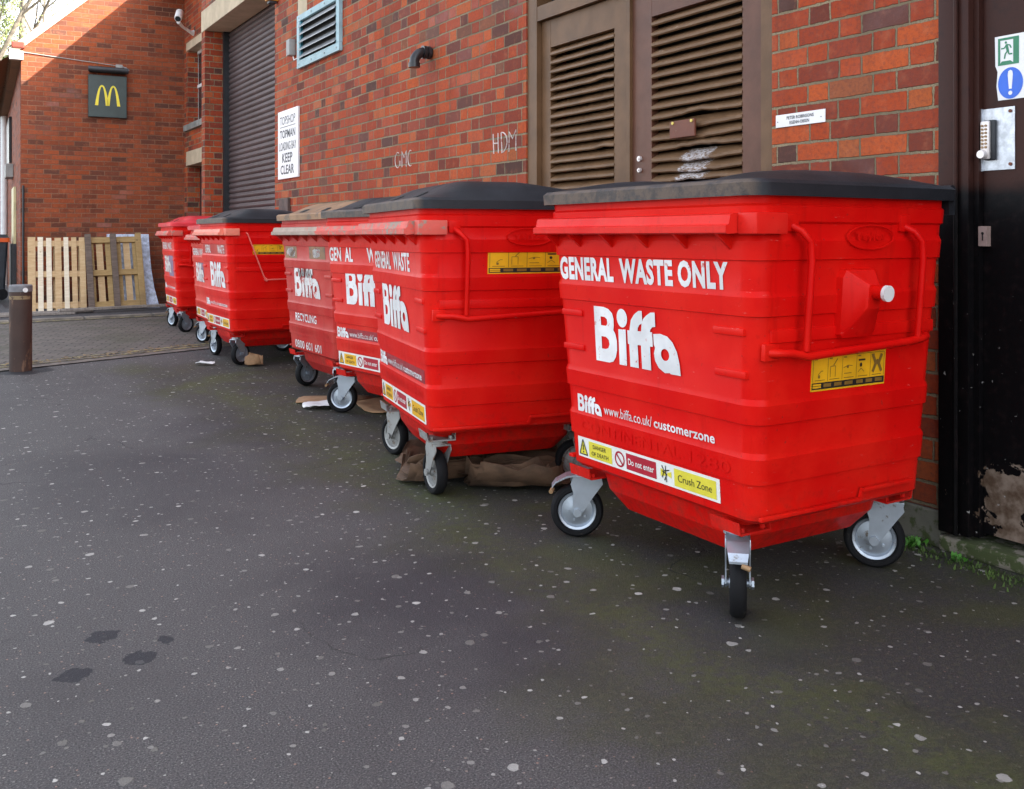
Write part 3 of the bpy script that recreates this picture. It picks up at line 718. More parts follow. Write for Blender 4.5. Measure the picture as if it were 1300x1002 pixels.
for s0,s1 in ((-.10,w2),):
    L_ = sqrt((s1-s0)**2*(1+SL*SL)); ang = atan2(SL,1)
    m2 = FM @ Matrix.Translation((s0, EZ+s0*SL, 0)) @ Matrix.Rotation(ang,4,'Z')
    n_ = 14
    for i in range(n_):
        mb.box2((L_*i/n_+.001,.0,-.30),(L_*(i+1)/n_-.001,.105,.03), m2, .004)
S_(mb, 'verge', m_coping)
mb = MB(); 
for i in range(12):
    m2 = FM @ Matrix.Translation((-.1+.30*i, EZ+.0+(-.1+.30*i)*SL, 0)) @ Matrix.Rotation(atan2(SL,1),4,'Z')
    mb.box2((0,.107,-.32),(.40,.128,-.02), m2 @ Matrix.Rotation(R(-2.2),4,'Z'))
S_(mb, 'verge_tiles', plain('dark_tile',(.12,.09,.07),.8))
mb = MB(); ridge = EZ+SL*w2
for sgn in (0,1):
    for i in range(26):
        u0 = -.28+ (w2+.28)*i/26; u1 = -.28+(w2+.28)*(i+1)/26+.02
        def rp(u, y, lift):
            x = 1.19+ (u if not sgn else 2*w2-u); return RS @ Vector((x, y, EZ+.06+SL*u+lift))
        mb.quad(rp(u0,16.45,.035),rp(u0,44,.035),rp(u1,44,.0),rp(u1,16.45,.0)); mb.quad(rp(u0,16.45,.0),rp(u0,44,.0),rp(u0,44,.035),rp(u0,16.45,.035))
S_(mb, 'roof', m_tile)
mb = MB()
mb.box2((1.07,16.30,EZ-.16),(1.19,44,EZ-.12),RS); mb.box2((1.055,16.31,EZ-.12),(1.07,44,EZ-.03),RS)
for i in range(90): mb.cyl((1.06,16.4+.3*i,EZ-.055),(1.06,16.62+.3*i,EZ-.055),.035,n=6,m=RS)
S_(mb, 'eaves_tiles', m_tile)
mb = MB(); mb.box2((-.16,-.17,-.06),(.03,-.04,.045), FM @ Matrix.Translation((0,EZ,0)), .01); S_(mb, 'fascia_end', m_wplas)
mb = MB(); mb.box2((-.13,0.0,-.02),(.05,.10,.055), FM @ Matrix.Translation((0,EZ,0)), .02); S_(mb, 'kneeler_tile', plain('dark_red_tile',(.20,.035,.02),.7))
mb = MB(); mb.tube([RS@Vector((1.12,23.7,EZ-.2)),RS@Vector((1.12,23.7,0.05))],.07,12); S_(mb, 'downpipe', m_wplas, 40)
mb = MB(); mb.box2((1.15,18.3,1.0),(1.1895,19.4,1.98),RS); S_(mb, 'cream_door', m_cream)
mb = MB(); mb.box2((1.12,18.1,.05),(1.189,19.5,.995),RS); S_(mb, 'cabinet', m_darkm)
mb = MB(); mb.box2((1.06,19.7,2.22),(1.189,20.5,2.47),RS,.01); S_(mb, 'meter_box', m_grey)
mb = MB(); mb.tube([(1.215,16.09,.1),(1.215,16.09,1.9)],.016,8); S_(mb, 'conduit', m_darkm)
mb = MB(); mb.box2((1.14,20.7,2.55),(1.1895,22.6,3.45),RS); S_(mb, 'side_window', m_glass)
# cable along the gable to the lamp
# fast-food wall sign
r = empty('restaurant_sign', FM @ Vector((.93,3.0,0)), atan2(fd.y,fd.x), 'square dark green restaurant sign with yellow arches on the end wall', 'sign')
mb = MB(); mb.box2((0,-.07,0),(.56,-.004,.66),bev=.006); mb.build('panel', m_mgreen, r)
f1 = frame((0,-.0715,0),(1,0,0),(0,0,1))
mb = MB(); 
def arch(cx, w, h, y0, t0, t1):
    N_ = 22; outer=[]; inner=[]
    for k in range(N_+1):
        a = -1+2*k/N_
        outer.append((cx+a*w, y0+h*(1-abs(a)**2.3))); 
        wi = w-t0 if True else w; inner.append((cx+a*(w-(t0)), y0+(h-t1)*(1-abs(a)**2.3)))
    for k in range(N_):
        mb.prism([outer[k],outer[k+1],inner[k+1],inner[k]], .004, f1)
arch(.196,.101,.32,.18,.046,.024); arch(.196+.165,.101,.32,.18,.046,.024)
mb.build('arches_emblem', m_gold, r)
mb = MB(); mb.tube([(-.005,-.14,.735),(.575,-.14,.735)],.045,14); mb.box2((.02,-.12,.70),(.54,-.005,.73)); mb.build('lamp_hood', m_darkm, r, 40)
mb = MB(); mb.box2((.40,-.035,.80),(.50,-.004,.85)); mb.tube([(.50,-.02,.82),(.56,-.03,.80),(.59,-.08,.76)],.008,6); mb.tube([(.40,-.02,.83),(-.0,-.012,.86),(-.90,-.012,.93)],.006,6); mb.build('power_cable', m_grey, r, 50)

# --- trees beyond the roof
def tree(x, y, h, seed, leafm, nleaf, label, clad=False):
    rnd = random.Random(seed); r = empty('bare_tree' if not clad else 'ivy_clad_tree', (x,y,0), 0, label, 'tree', 'trees behind the gabled building')
    mb = MB(); tips = []
    def branch(p, d, l, rad, dep):
        pts=[p]; rr=[rad]; q=p.copy(); n_=5 if dep<2 else 3
        for i in range(n_):
            d = (d+Vector((rnd.uniform(-.16,.16),rnd.uniform(-.16,.16),rnd.uniform(-.04,.12)))).normalized()
            q = q+d*l/n_; pts.append(q.copy()); rr.append(rad*(1-.55*(i+1)/n_))
            if dep<4 and (i>=1 or dep>0):
                for _ in range(1 if dep==0 and not clad else (2 if dep<3 else 1)):
                    a = rnd.uniform(0,2*pi); dd = (d*.7+Vector((cos(a),sin(a),rnd.uniform(.0,.5)))*.8).normalized()
                    branch(q.copy(), dd, l*rnd.uniform(.38,.55), rr[-1]*.6, dep+1)
        mb.tube(pts, rr, 7 if dep<2 else 4)
        tips.append((pts[-1], dep)); tips.append((pts[1], dep))
    branch(Vector((0,0,0)), Vector((0,0,1)), h, h*.012, 0)
    mb.build('trunk', m_bark, r, 60)
    lb_ = MB()
    for k in range(nleaf):
        if clad and k%3: 
            z = rnd.uniform(1.5,h*.72); a = rnd.uniform(0,2*pi); ra = rnd.uniform(.08,.75)*(1-.5*z/h); p = Vector((cos(a)*ra, sin(a)*ra, z))
        else:
            t,_ = tips[rnd.randrange(len(tips))]; p = t+Vector((rnd.gauss(0,.18),rnd.gauss(0,.18),rnd.gauss(0,.18)))
        s_ = rnd.uniform(.03,.07); u = Vector((rnd.gauss(0,1),rnd.gauss(0,1),rnd.gauss(0,1))).normalized(); v = u.orthogonal().normalized()
        lb_.quad(p-u*s_, p+v*s_*.6, p+u*s_, p-v*s_*.6)
    lb_.build('crown', leafm, r, norm=False)
    return r
tree(1.95, 33, 13.5, 4, m_ivy, 7000, 'tall ivy clad tree at the left edge beyond the roof', True)
tree(2.75, 36, 12.0, 11, m_leaf, 700, 'bare branching tree just above the sloping roof verge')
tree(1.2, 40, 12.5, 23, m_leaf, 1500, 'thin bare tree farthest left beyond the roof')

# --- bollard
r = empty('bollard', (.655,8.93,0), 0, 'rusty brown steel bollard with a white disc at the edge of the lane', 'bollard')
mb = MB(); mb.tube([(0,0,-.05),(0,0,.665)],.087,40); mb.build('post', m_corten, r, 40)
mb = MB(); mb.tube([(0,0,.602),(0,0,.632)],.0885,40,cap=False); mb.build('band', m_ochre, r, 40)
mb = MB(); mb.tube([(0,0,.6655),(0,0,.712),(0,0,.722)],[.0905,.0905,.083],40); mb.build('cap', m_cap, r, 35)
fm = Matrix.Rotation(R(-72),4,'Z'); mb = MB(); mb.cyl((.088,0,.680),(.097,0,.680),.019,n=20,m=fm); mb.build('reflector', m_wplas, r, 40)

# --- pallets and clutter against the end wall
def pallet_a():
    r = empty('wooden_pallet', FM @ Vector((.085,.033,.88)), atan2(fd.y,fd.x), 'pale new pine pallet with seven upright slats leaning on the end wall', 'pallet', 'wooden pallets leaning on the end wall')
    T = Matrix.Rotation(R(-26),4,'X')
    h = 1.19; w = .78
    rnd = random.Random(2)
    xs = [0,.132,.245,.359,.482,.587,.693]; ws=[.102,.072,.072,.090,.066,.072,.082]
    for i,(x,ww) in enumerate(zip(xs,ws)):
        mb = MB(); mb.box2((x,-.018,0),(x+ww,0,h+rnd.uniform(-.008,.008)),T,.002); mb.build('slat', [m_w1,m_w2,m_w2,m_w1,m_w2,m_w1,m_w1][i], r)
    for z in (.05,h/2-.045,h-.14):
        mb = MB(); mb.box2((.005,.001,z),(w-.005,.020,z+.095),T); mb.build('cross_board', m_w1, r)
        for x in (0.0,.345,.685):
            mb = MB(); mb.box2((x+.005,.021,z),(x+.09,.095,z+.095),T); mb.build('block', m_w1, r)
    for x in (0,.34,.68):
        mb = MB(); mb.box2((x,.096,0),(x+.098,.112,h),T); mb.build('bottom_board', m_w1, r)
    return r
pallet_a()
def pallet_b():
    r = empty('wooden_pallet', FM @ Vector((.885,.033,.86)), atan2(fd.y,fd.x), 'weathered pallet with dark grey bearers facing outward leaning on the end wall', 'pallet', 'wooden pallets leaning on the end wall')
    T = Matrix.Rotation(R(-24),4,'X') @ Matrix.Rotation(R(-1.5),4,'Y')
    h = 1.20; w = .80
    for x,ww,mt in ((0,.085,m_w4),(.355,.085,m_w4),(.715,.085,m_w3)):
        mb = MB(); mb.box2((x,-.09,0),(x+ww,-.02,h),T,.003); mb.build('bearer', mt, r)
    for i in range(6):
        x = .008+i*.128; mb = MB(); mb.box2((x+.02,.001,.01),(x+.112,.018,h-.02),T); mb.build('slat', [m_w3,m_w1,m_w3,m_w3,m_w1,m_w3][i], r)
    for z in (.02,h/2-.07,h-.13):
        mb = MB(); mb.box2((.0851,-.040,z),(w-.001,-.0195,z+.09),T); mb.build('cross_board', m_w3, r)
        mb = MB(); mb.box2((.004,-.0194,z),(w-.004,-.0005,z+.09),T); mb.build('cross_board', m_w3, r)
    return r
pallet_b()
# shrink-wrapped sheet behind the pallet
mb = MB(); rnd = random.Random(9); NX, NZ = 14, 26
grid = []
for j in range(NZ+1):
    row = []
    for i in range(NX+1):
        u=i/NX; v=j/NZ; wdt = .62+.10*(1-v)**3
        x=.05+u*wdt; y=.36*v-.05-.16*(1-v)**1.5*(.6+.4*u)+rnd.uniform(-.012,.012); row.append(mb.bm.verts.new((x,y,1.13*v)))
    grid.append(row)
for j in range(NZ):
    for i in range(NX): mb._f([grid[j][i],grid[j][i+1],grid[j+1][i+1],grid[j+1][i]])
r = empty('wrapped_board', FM @ Vector((1.13,.033,.52)), atan2(fd.y,fd.x), 'board wrapped in shiny plastic film behind the dark pallet', 'board')
mb.build('plastic_film', m_film, r, 50)
mb = MB(); mb.box2((.06,-.015,.01),(.64,.01,1.14),Matrix.Rotation(R(-18),4,'X')); mb.build('board', m_w4, r)
for i,(x0,y0,x1,y1,z,lab) in enumerate(((.35,14.98,2.02,15.14,.10,'grey timber board lying flat before the pale pallet'),(1.55,14.90,3.30,15.20,.135,'long grey timber board lying across before both pallets'),(-.6,14.72,1.75,14.90,.095,'long low dirty plank lying along the kerb by the bollard'))):
    a=Vector((x0,y0,0)); b=Vector((x1,y1,0)); fm=frame(a,(b-a),(-(b-a).y,(b-a).x,0))
    r = empty('timber_plank', (x0,y0-.35,.033), 0, lab, 'plank', 'loose planks by the pallets')
    fm = frame((0,0,0),(b-a),(-(b-a).y,(b-a).x,0)); mb=MB(); mb.box2((0,0,(z-.094)),((b-a).length,.11,z-.094+.035),fm,.004)
    tag(mb.build('plank_board', m_w5, r))

# --- charcoal wheelie bin at the left edge
r = empty('wheelie_bin', (1.13,18.75,.03), R(-2), 'charcoal plastic wheelie bin with orange rim at the left edge', 'bin')
def rr(a, b, rad, z, n=5, ox=0, oy=0):
    pts=[]
    for sx,sy,a0 in ((1,1,0),(-1,1,90),(-1,-1,180),(1,-1,270)):
        for k in range(n+1):
            an=R(a0+90*k/n); pts.append((ox+sx*(a-rad)+rad*cos(an), oy+sy*(b-rad)+rad*sin(an), z))
    return pts
mb=MB(); mb.loft([rr(.27,.30,.04,.12,ox=-.28),rr(.29,.33,.04,.5,ox=-.28),rr(.32,.37,.04,1.0,ox=-.28)]); mb.build('body', m_dbin, r, 30)
mb=MB(); mb.loft([rr(.345,.395,.04,1.0,ox=-.28),rr(.345,.395,.04,1.07,ox=-.28)]); mb.build('rim', m_orange, r, 30)
mb=MB(); mb.loft([rr(.34,.39,.04,1.072,ox=-.28),rr(.30,.34,.04,1.13,ox=-.28)]); mb.build('lid', m_dbin, r, 30)
for sx in (-1,1):
    mb=MB(); mb.lathe([(.0,-.025),(.09,-.025),(.10,-.015),(.10,.015),(.09,.025),(.0,.025)],20,Matrix.Translation((-.28+sx*.22,-.28,.10))); mb.build('wheel', m_tyre, r, 40)

# ------------------------------------------------------------------ four-wheeled red bins
A_, B_, TP, ZB, ZT = .375, .462, .062, .299, 1.245        # half depth, half length at the foot; taper; heights
RT = ZT-ZB
def offs(z): return TP*(z-ZB)/RT
BANDS = [(1.062,1.121),(.903,.962),(.592,.652),(.418,.496)]
def body_mesh():
    mb = MB(); prof = [(ZB,-.012),(ZB+.012,0)]
    for lo,hi in sorted(BANDS): prof += [(lo-.002,0),(lo,.0056),(hi-.005,.0060),(hi+.012,0)]
    prof += [(1.165,0),(1.172,.006),(1.215,.006),(1.222,0),(ZT,0),(ZT+.001,.012),(ZT+.012,.012)]
    mb.loft([rr(A_+offs(z)+o, B_+offs(z)+o, .055+.2*offs(z), z, 8) for z,o in prof])
    # sunken belly between the wheels
    mb.loft([rr(.235,.24,.05,.150,5),rr(.275,.295,.06,.162,5),rr(.315,.345,.06,.225,5),rr(.335,.365,.06,ZB+.02,5)])
    # side pads, both ends
    for sy in (-1,1):
        y = lambda z: sy*(B_+offs(z))
        fm = lambda z: None
        mb.box2((-.355,y(.84)-.02*sy,.826),(.375,y(.84)+.006*sy,.864),I4,.004)
        mb.box2((-.375,y(.36)-.02,.318),(.05,y(.36)+.007*sy,.330),I4,.003)
        mb.box2((.06,y(.36)-.02,.345),(.30,y(.36)+.007*sy,.357),I4,.003)
        mb.loft([[(.045,yy,.318),(.057,yy,.318),(.075,yy,.357),(.06,yy,.357)] for yy in (y(.34)-.015,y(.34)+.007*sy)])
    # small ribs and pockets on the front by the corners
    for sy in (-1,1):
        for z in (.845,.722):
            x = -(A_+offs(z)); mb.box2((x-.007,sy*(B_-.005),z),(x+.03,sy*(B_-.13),z+.022),I4,.004)
    return mb
def side_frame(z0, sy=-1):
    """frame on the -y end face: local x = +x, local y = up the slope, z outward"""
    th = atan2(TP, RT); return frame((0,-(B_+offs(z0)),z0),(1,0,0),(0,-sin(th),cos(th)))
def front_frame(z0):
    th = atan2(TP, RT); return frame((-(A_+offs(z0)),0,z0),(0,-1,0),(-sin(th),0,cos(th)))

def caster(parent, px, py, ang, brake=True, fork_mat=None, small=False):
    """ang: direction pivot -> wheel contact, in bin space"""
    fk = fork_mat or m_zinc
    RW = .0995
    M0 = Matrix.Translation((px,py,0)) @ Matrix.Rotation(ang,4,'Z')          # local +x = trail
    mb = MB()
    for s_ in (-1,1):
        pl = [(-.045,.232),(-.050,.205),(-.020,.165),(.030,.092),(.052,.086),(.066,.100),(.062,.130),(.060,.170),(.070,.205),(.060,.232)]
        mm = M0 @ frame((0, s_*.031+ (.002 if s_>0 else -.002)*1, 0),(1,0,0),(0,0,1))
        mb.prism(pl,.004*(-s_),mm)
    mb.box2((-.050,-.034,.226),(.062,.034,.234),M0,.002)
    mb.cyl((0,0,.234),(0,0,.250),.042,n=24,m=M0); mb.cyl((0,0,.250),(0,0,.256),.050,n=24,m=M0)
    mb.cyl((.045,-.042,RW),(.045,.042,RW),.011,n=12,m=M0); mb.cyl((.045,-.047,RW),(.045,-.040,RW),.017,n=6,m=M0); mb.cyl((.045,.040,RW),(.045,.047,RW),.017,n=6,m=M0)
    c = mb.build('caster', fk, parent, 40)
    Mw = M0 @ Matrix.Translation((.045,0,RW))
    mb = MB(); mb.lathe([(.072,-.018),(.078,-.024),(.089,-.024),(.097,-.017),(RW,-.006),(RW,.006),(.097,.017),(.089,.024),(.078,.024),(.072,.018),(.072,-.018)],48,Mw); mb.build('tyre', m_tyre, c, 40)
    mb = MB(); 
    for s_ in (-1,1):
        mb.lathe([(.0005,.026*s_),(.017,.026*s_),(.019,.014*s_),(.045,.008*s_),(.058,.006*s_),(.062,.016*s_),(.070,.019*s_),(.0735,.013*s_)],40,Mw)
        for k in range(5):
            a = 2*pi*k/5; p0 = Mw @ Vector((.036*cos(a),.009*s_,.036*sin(a))); p1 = Mw @ Vector((.036*cos(a),.014*s_,.036*sin(a))); mb.cyl(p0,p1,.005,n=8)
    mb.build('rim', fk, c, 35)
    if brake:
        mb = MB()
        rings = []
        for x,z,w in ((-.03,.230,.030),(.03,.236,.034),(.085,.226,.034),(.125,.205,.030),(.140,.185,.026)):
            rings.append([(x,-w,z),(x,w,z),(x,w,z+.007),(x,-w,z+.007)])
        mb.loft(rings,M0); mb.build('brake_pedal', fk, c)
        mb = MB(); mb.cyl((.137,.010,.180),(.144,.034,.174),.008,n=12,m=M0); mb.build('brake_bolt', m_brass, c, 40)
    return c

# outline of the four-letter logo, cap height 1, width 2.25
def logo(mb, x, y, s, m, chip=0):
    k = 2.32
    def q(pts): return [(x+u*k*s, y+v*s) for u,v in pts]
    def el(cu,cv,ru,rv,a0=0,a1=360,n=24): return [(cu+ru*cos(R(a0+(a1-a0)*i/n)), cv+rv*sin(R(a0+(a1-a0)*i/n))) for i in range(n+1)]
    lay = [0]
    def fl(pts, holes=()):
        lay[0]+=1; mm = m @ Matrix.Translation((0,0,.00025*lay[0]))
        if not holes: mb.flat(q(pts), mm); return
        cu = bpy.data.curves.new('lettering','CURVE'); cu.dimensions='2D'; cu.fill_mode='BOTH'
        for P in (pts,)+tuple(holes):
            sp = cu.splines.new('POLY'); Q=q(P); sp.points.add(len(Q)-1)
            for a,b in zip(sp.points,Q): a.co=(b[0],b[1],0,1)
            sp.use_cyclic_u=True
        ob = bpy.data.objects.new('lettering',cu); C.objects.link(ob); dg=bpy.context.evaluated_depsgraph_get(); dg.update()
        me = bpy.data.meshes.new_from_object(ob.evaluated_get(dg)); mb.addmesh(me,mm)
        bpy.data.objects.remove(ob); bpy.data.curves.remove(cu); bpy.data.meshes.remove(me)
    fl([(0,1),(.13,1),(.19,.97),(.235,.90),(.25,.80),(.248,.68),(.240,.60),(.262,.54),(.278,.42),(.275,.25),(.255,.12),(.22,.03),(.17,0),(0,0)],
       ([(.085,.82),(.135,.82),(.165,.78),(.168,.70),(.150,.66),(.085,.66)],[(.082,.46),(.14,.46),(.175,.41),(.182,.33),(.165,.26),(.13,.235),(.082,.235)]))
    fl(el(.355,.835,.064,.165)[:-1])
    fl([(.305,.63),(.395,.64),(.390,0),(.300,0)])
    fl([(.432,0),(.532,0),(.532,.56),(.545,.70),(.565,.755),(.600,.79),(.600,1.0),(.560,.995),(.51,.93),(.465,.82),(.445,.66),(.432,.5)])
    fl([(.572,0),(.676,0),(.676,.60),(.69,.70),(.715,.745),(.747,.755),(.747,.995),(.70,.99),(.65,.93),(.61,.86),(.590,.76),(.572,.5)])
    fl([(.418,.395),(.709,.41),(.709,.655),(.418,.635)])
    fl([(.722,.63),(.80,.65),(.875,.62),(.93,.53),(.972,.38),(.992,.2),(1.0,0),(.895,0),(.885,.015),(.83,0),(.765,.07),(.728,.18),(.718,.3),(.735,.40),(.722,.45)],
       (el(.842,.307,.045,.10)[:-1],))

def strip_label(mb, sc, w, h, f, amber):
    """warning strip: mats 0 white 1 yellow 2 crimson 3 ink"""
    ye = 4 if amber else 1
    mb.mi=0; mb.box2((0,0,0),(w,h,.0012),f)
    g2 = f @ Matrix.Translation((0,0,.0020)); g3 = f @ Matrix.Translation((0,0,.0028)); g4 = f @ Matrix.Translation((0,0,.0034))
    x1 = w*.09
    mb.mi=ye; mb.flat([(x1,h*.10),(w*.275,h*.10),(w*.275,h*.88),(x1,h*.88)],g2)
    mb.flat([(w*.015,h*.16),(w*.075,h*.16),(w*.043,h*.85)],g2); mb.mi=3; stroke(mb,[(w*.013,h*.14),(w*.077,h*.14),(w*.043,h*.88),(w*.013,h*.14)],h*.06,g3)
    stroke(mb,[(w*.044,h*.62),(w*.044,h*.36)],h*.07,g3); mb.flat(disc(h*.05,w*.044,h*.26,8),g3)
    put_text(mb,'DANGER',w*.125,h*.56,w*.105,h*.20,g3,.01); put_text(mb,'OF DEATH',w*.112,h*.22,w*.135,h*.20,g3,.01)
    mb.mi=2
    for k in range(24):
        a0,a1=2*pi*k/24,2*pi*(k+1)/24; c0=(w*.335,h*.48)
        mb.flat([(c0[0]+h*.38*cos(a0),c0[1]+h*.38*sin(a0)),(c0[0]+h*.38*cos(a1),c0[1]+h*.38*sin(a1)),(c0[0]+h*.29*cos(a1),c0[1]+h*.29*sin(a1)),(c0[0]+h*.29*cos(a0),c0[1]+h*.29*sin(a0))],g2)
    stroke(mb,[(w*.335-h*.24,h*.72),(w*.335+h*.24,h*.24)],h*.08,g3)
    mb.flat([(w*.385,h*.12),(w*.60,h*.12),(w*.60,h*.88),(w*.385,h*.88)],g2)
    mb.mi=0; put_text(mb,'Do not enter',w*.40,h*.36,w*.185,h*.30,g3,.015)
    mb.mi=ye; mb.flat([(w*.63,h*.35),(w*.665,h*.42),(w*.665,h*.62),(w*.63,h*.70)],g2); mb.flat([(w*.675,h*.46),(w*.702,h*.38),(w*.702,h*.66),(w*.675,h*.58)],g2)
    mb.mi=3
    for p in ([(.640,.85),(.655,.62),(.640,.30)],[(.665,.88),(.668,.15)],[(.64,.6),(.672,.5),(.655,.2)],[(.655,.62),(.69,.72)]): stroke(mb,[(a*w,b*h) for a,b in p],h*.05,g3)
    mb.mi=ye; mb.flat([(w*.72,h*.10),(w*.98,h*.10),(w*.98,h*.88),(w*.72,h*.88)],g2)
    mb.mi=3; put_text(mb,'Crush Zone',w*.745,h*.34,w*.21,h*.32,g3,.0)
LBL = [m_lblw,m_lbly,m_lblr,m_ink,m_lblo]

def side_label(parent, x, y, w, h, f):
    mb = MB(); mb.mi=0; mb.box2((x,y,0),(x+w,y+h,.0012),f)
    g2=f@Matrix.Translation((x,y,.0018)); g3=f@Matrix.Translation((x,y,.0026)); g4=f@Matrix.Translation((x,y,.0032))
    mb.mi=1
    for i in range(6): xx=w*(.02+.192*i); mb.flat([(xx-w*.0025,h*.26),(xx+w*.0025,h*.26),(xx+w*.0025,h*.94),(xx-w*.0025,h*.94)],g2)
    mb.flat([(w*.02,h*.935),(w*.98,h*.935),(w*.98,h*.95),(w*.02,h*.95)],g3)
    rnd=random.Random(4)
    for i in range(5):
        x0=w*(.035+.192*i); stroke(mb,[(x0,h*.88),(x0+w*.04,h*.88)],h*.035,g2); stroke(mb,[(x0+.01*w,h*.30),(x0+w*.14,h*.30)],h*.018,g2)
    c=[(.11,.5),(.30,.55),(.49,.6),(.68,.6),(.875,.6)]
    stroke(mb,[(w*.09,h*.36),(w*.09,h*.46),(w*.125,h*.55),(w*.15,h*.55)],h*.02,g2); mb.flat(disc(w*.012,w*.10,h*.40,10,h*.05),g3)
    stroke(mb,[(w*.245,h*.36),(w*.245,h*.66),(w*.31,h*.66),(w*.31,h*.36)],h*.02,g2); stroke(mb,[(w*.28,h*.68),(w*.33,h*.86)],h*.03,g3)
    stroke(mb,[(w*.42,h*.58),(w*.48,h*.64),(w*.54,h*.62)],h*.02,g2); mb.flat(disc(w*.014,w*.475,h*.60,10,h*.04),g3); stroke(mb,[(w*.43,h*.42),(w*.53,h*.42)],h*.02,g2)
    mb.mi=2; stroke(mb,[(w*.62,h*.76),(w*.71,h*.76)],h*.05,g3); mb.flat(disc(w*.016,w*.655,h*.62,10,h*.06),g3); mb.mi=1; stroke(mb,[(w*.62,h*.42),(w*.66,h*.52),(w*.70,h*.42)],h*.02,g2)
    mb.mi=1; stroke(mb,[(w*.815,h*.88),(w*.86,h*.62),(w*.82,h*.38)],h*.10,g3); stroke(mb,[(w*.94,h*.88),(w*.90,h*.62),(w*.945,h*.38)],h*.10,g3); mb.flat(disc(w*.02,w*.88,h*.66,12,h*.08),g4)
    mb.mi=2; mb.flat([(w*.01,h*.05),(w*.99,h*.05),(w*.99,h*.235),(w*.01,h*.235)],g2)
    mb.mi=0
    for yy in (.09,.155): mb.flat([(w*.02,h*yy),(w*.13,h*yy),(w*.125,h*(yy+.05)),(w*.02,h*(yy+.05))],g3)
    mb.mi=1
    for a,b in ((.16,.26),(.30,.40),(.44,.55),(.60,.69),(.73,.82),(.86,.96)): mb.flat([(w*a,h*.10),(w*b,h*.10),(w*b,h*.20),(w*a,h*.20)],g3)
    mb.build('instruction_label', [m_lblo,m_inkg,m_ink], parent)

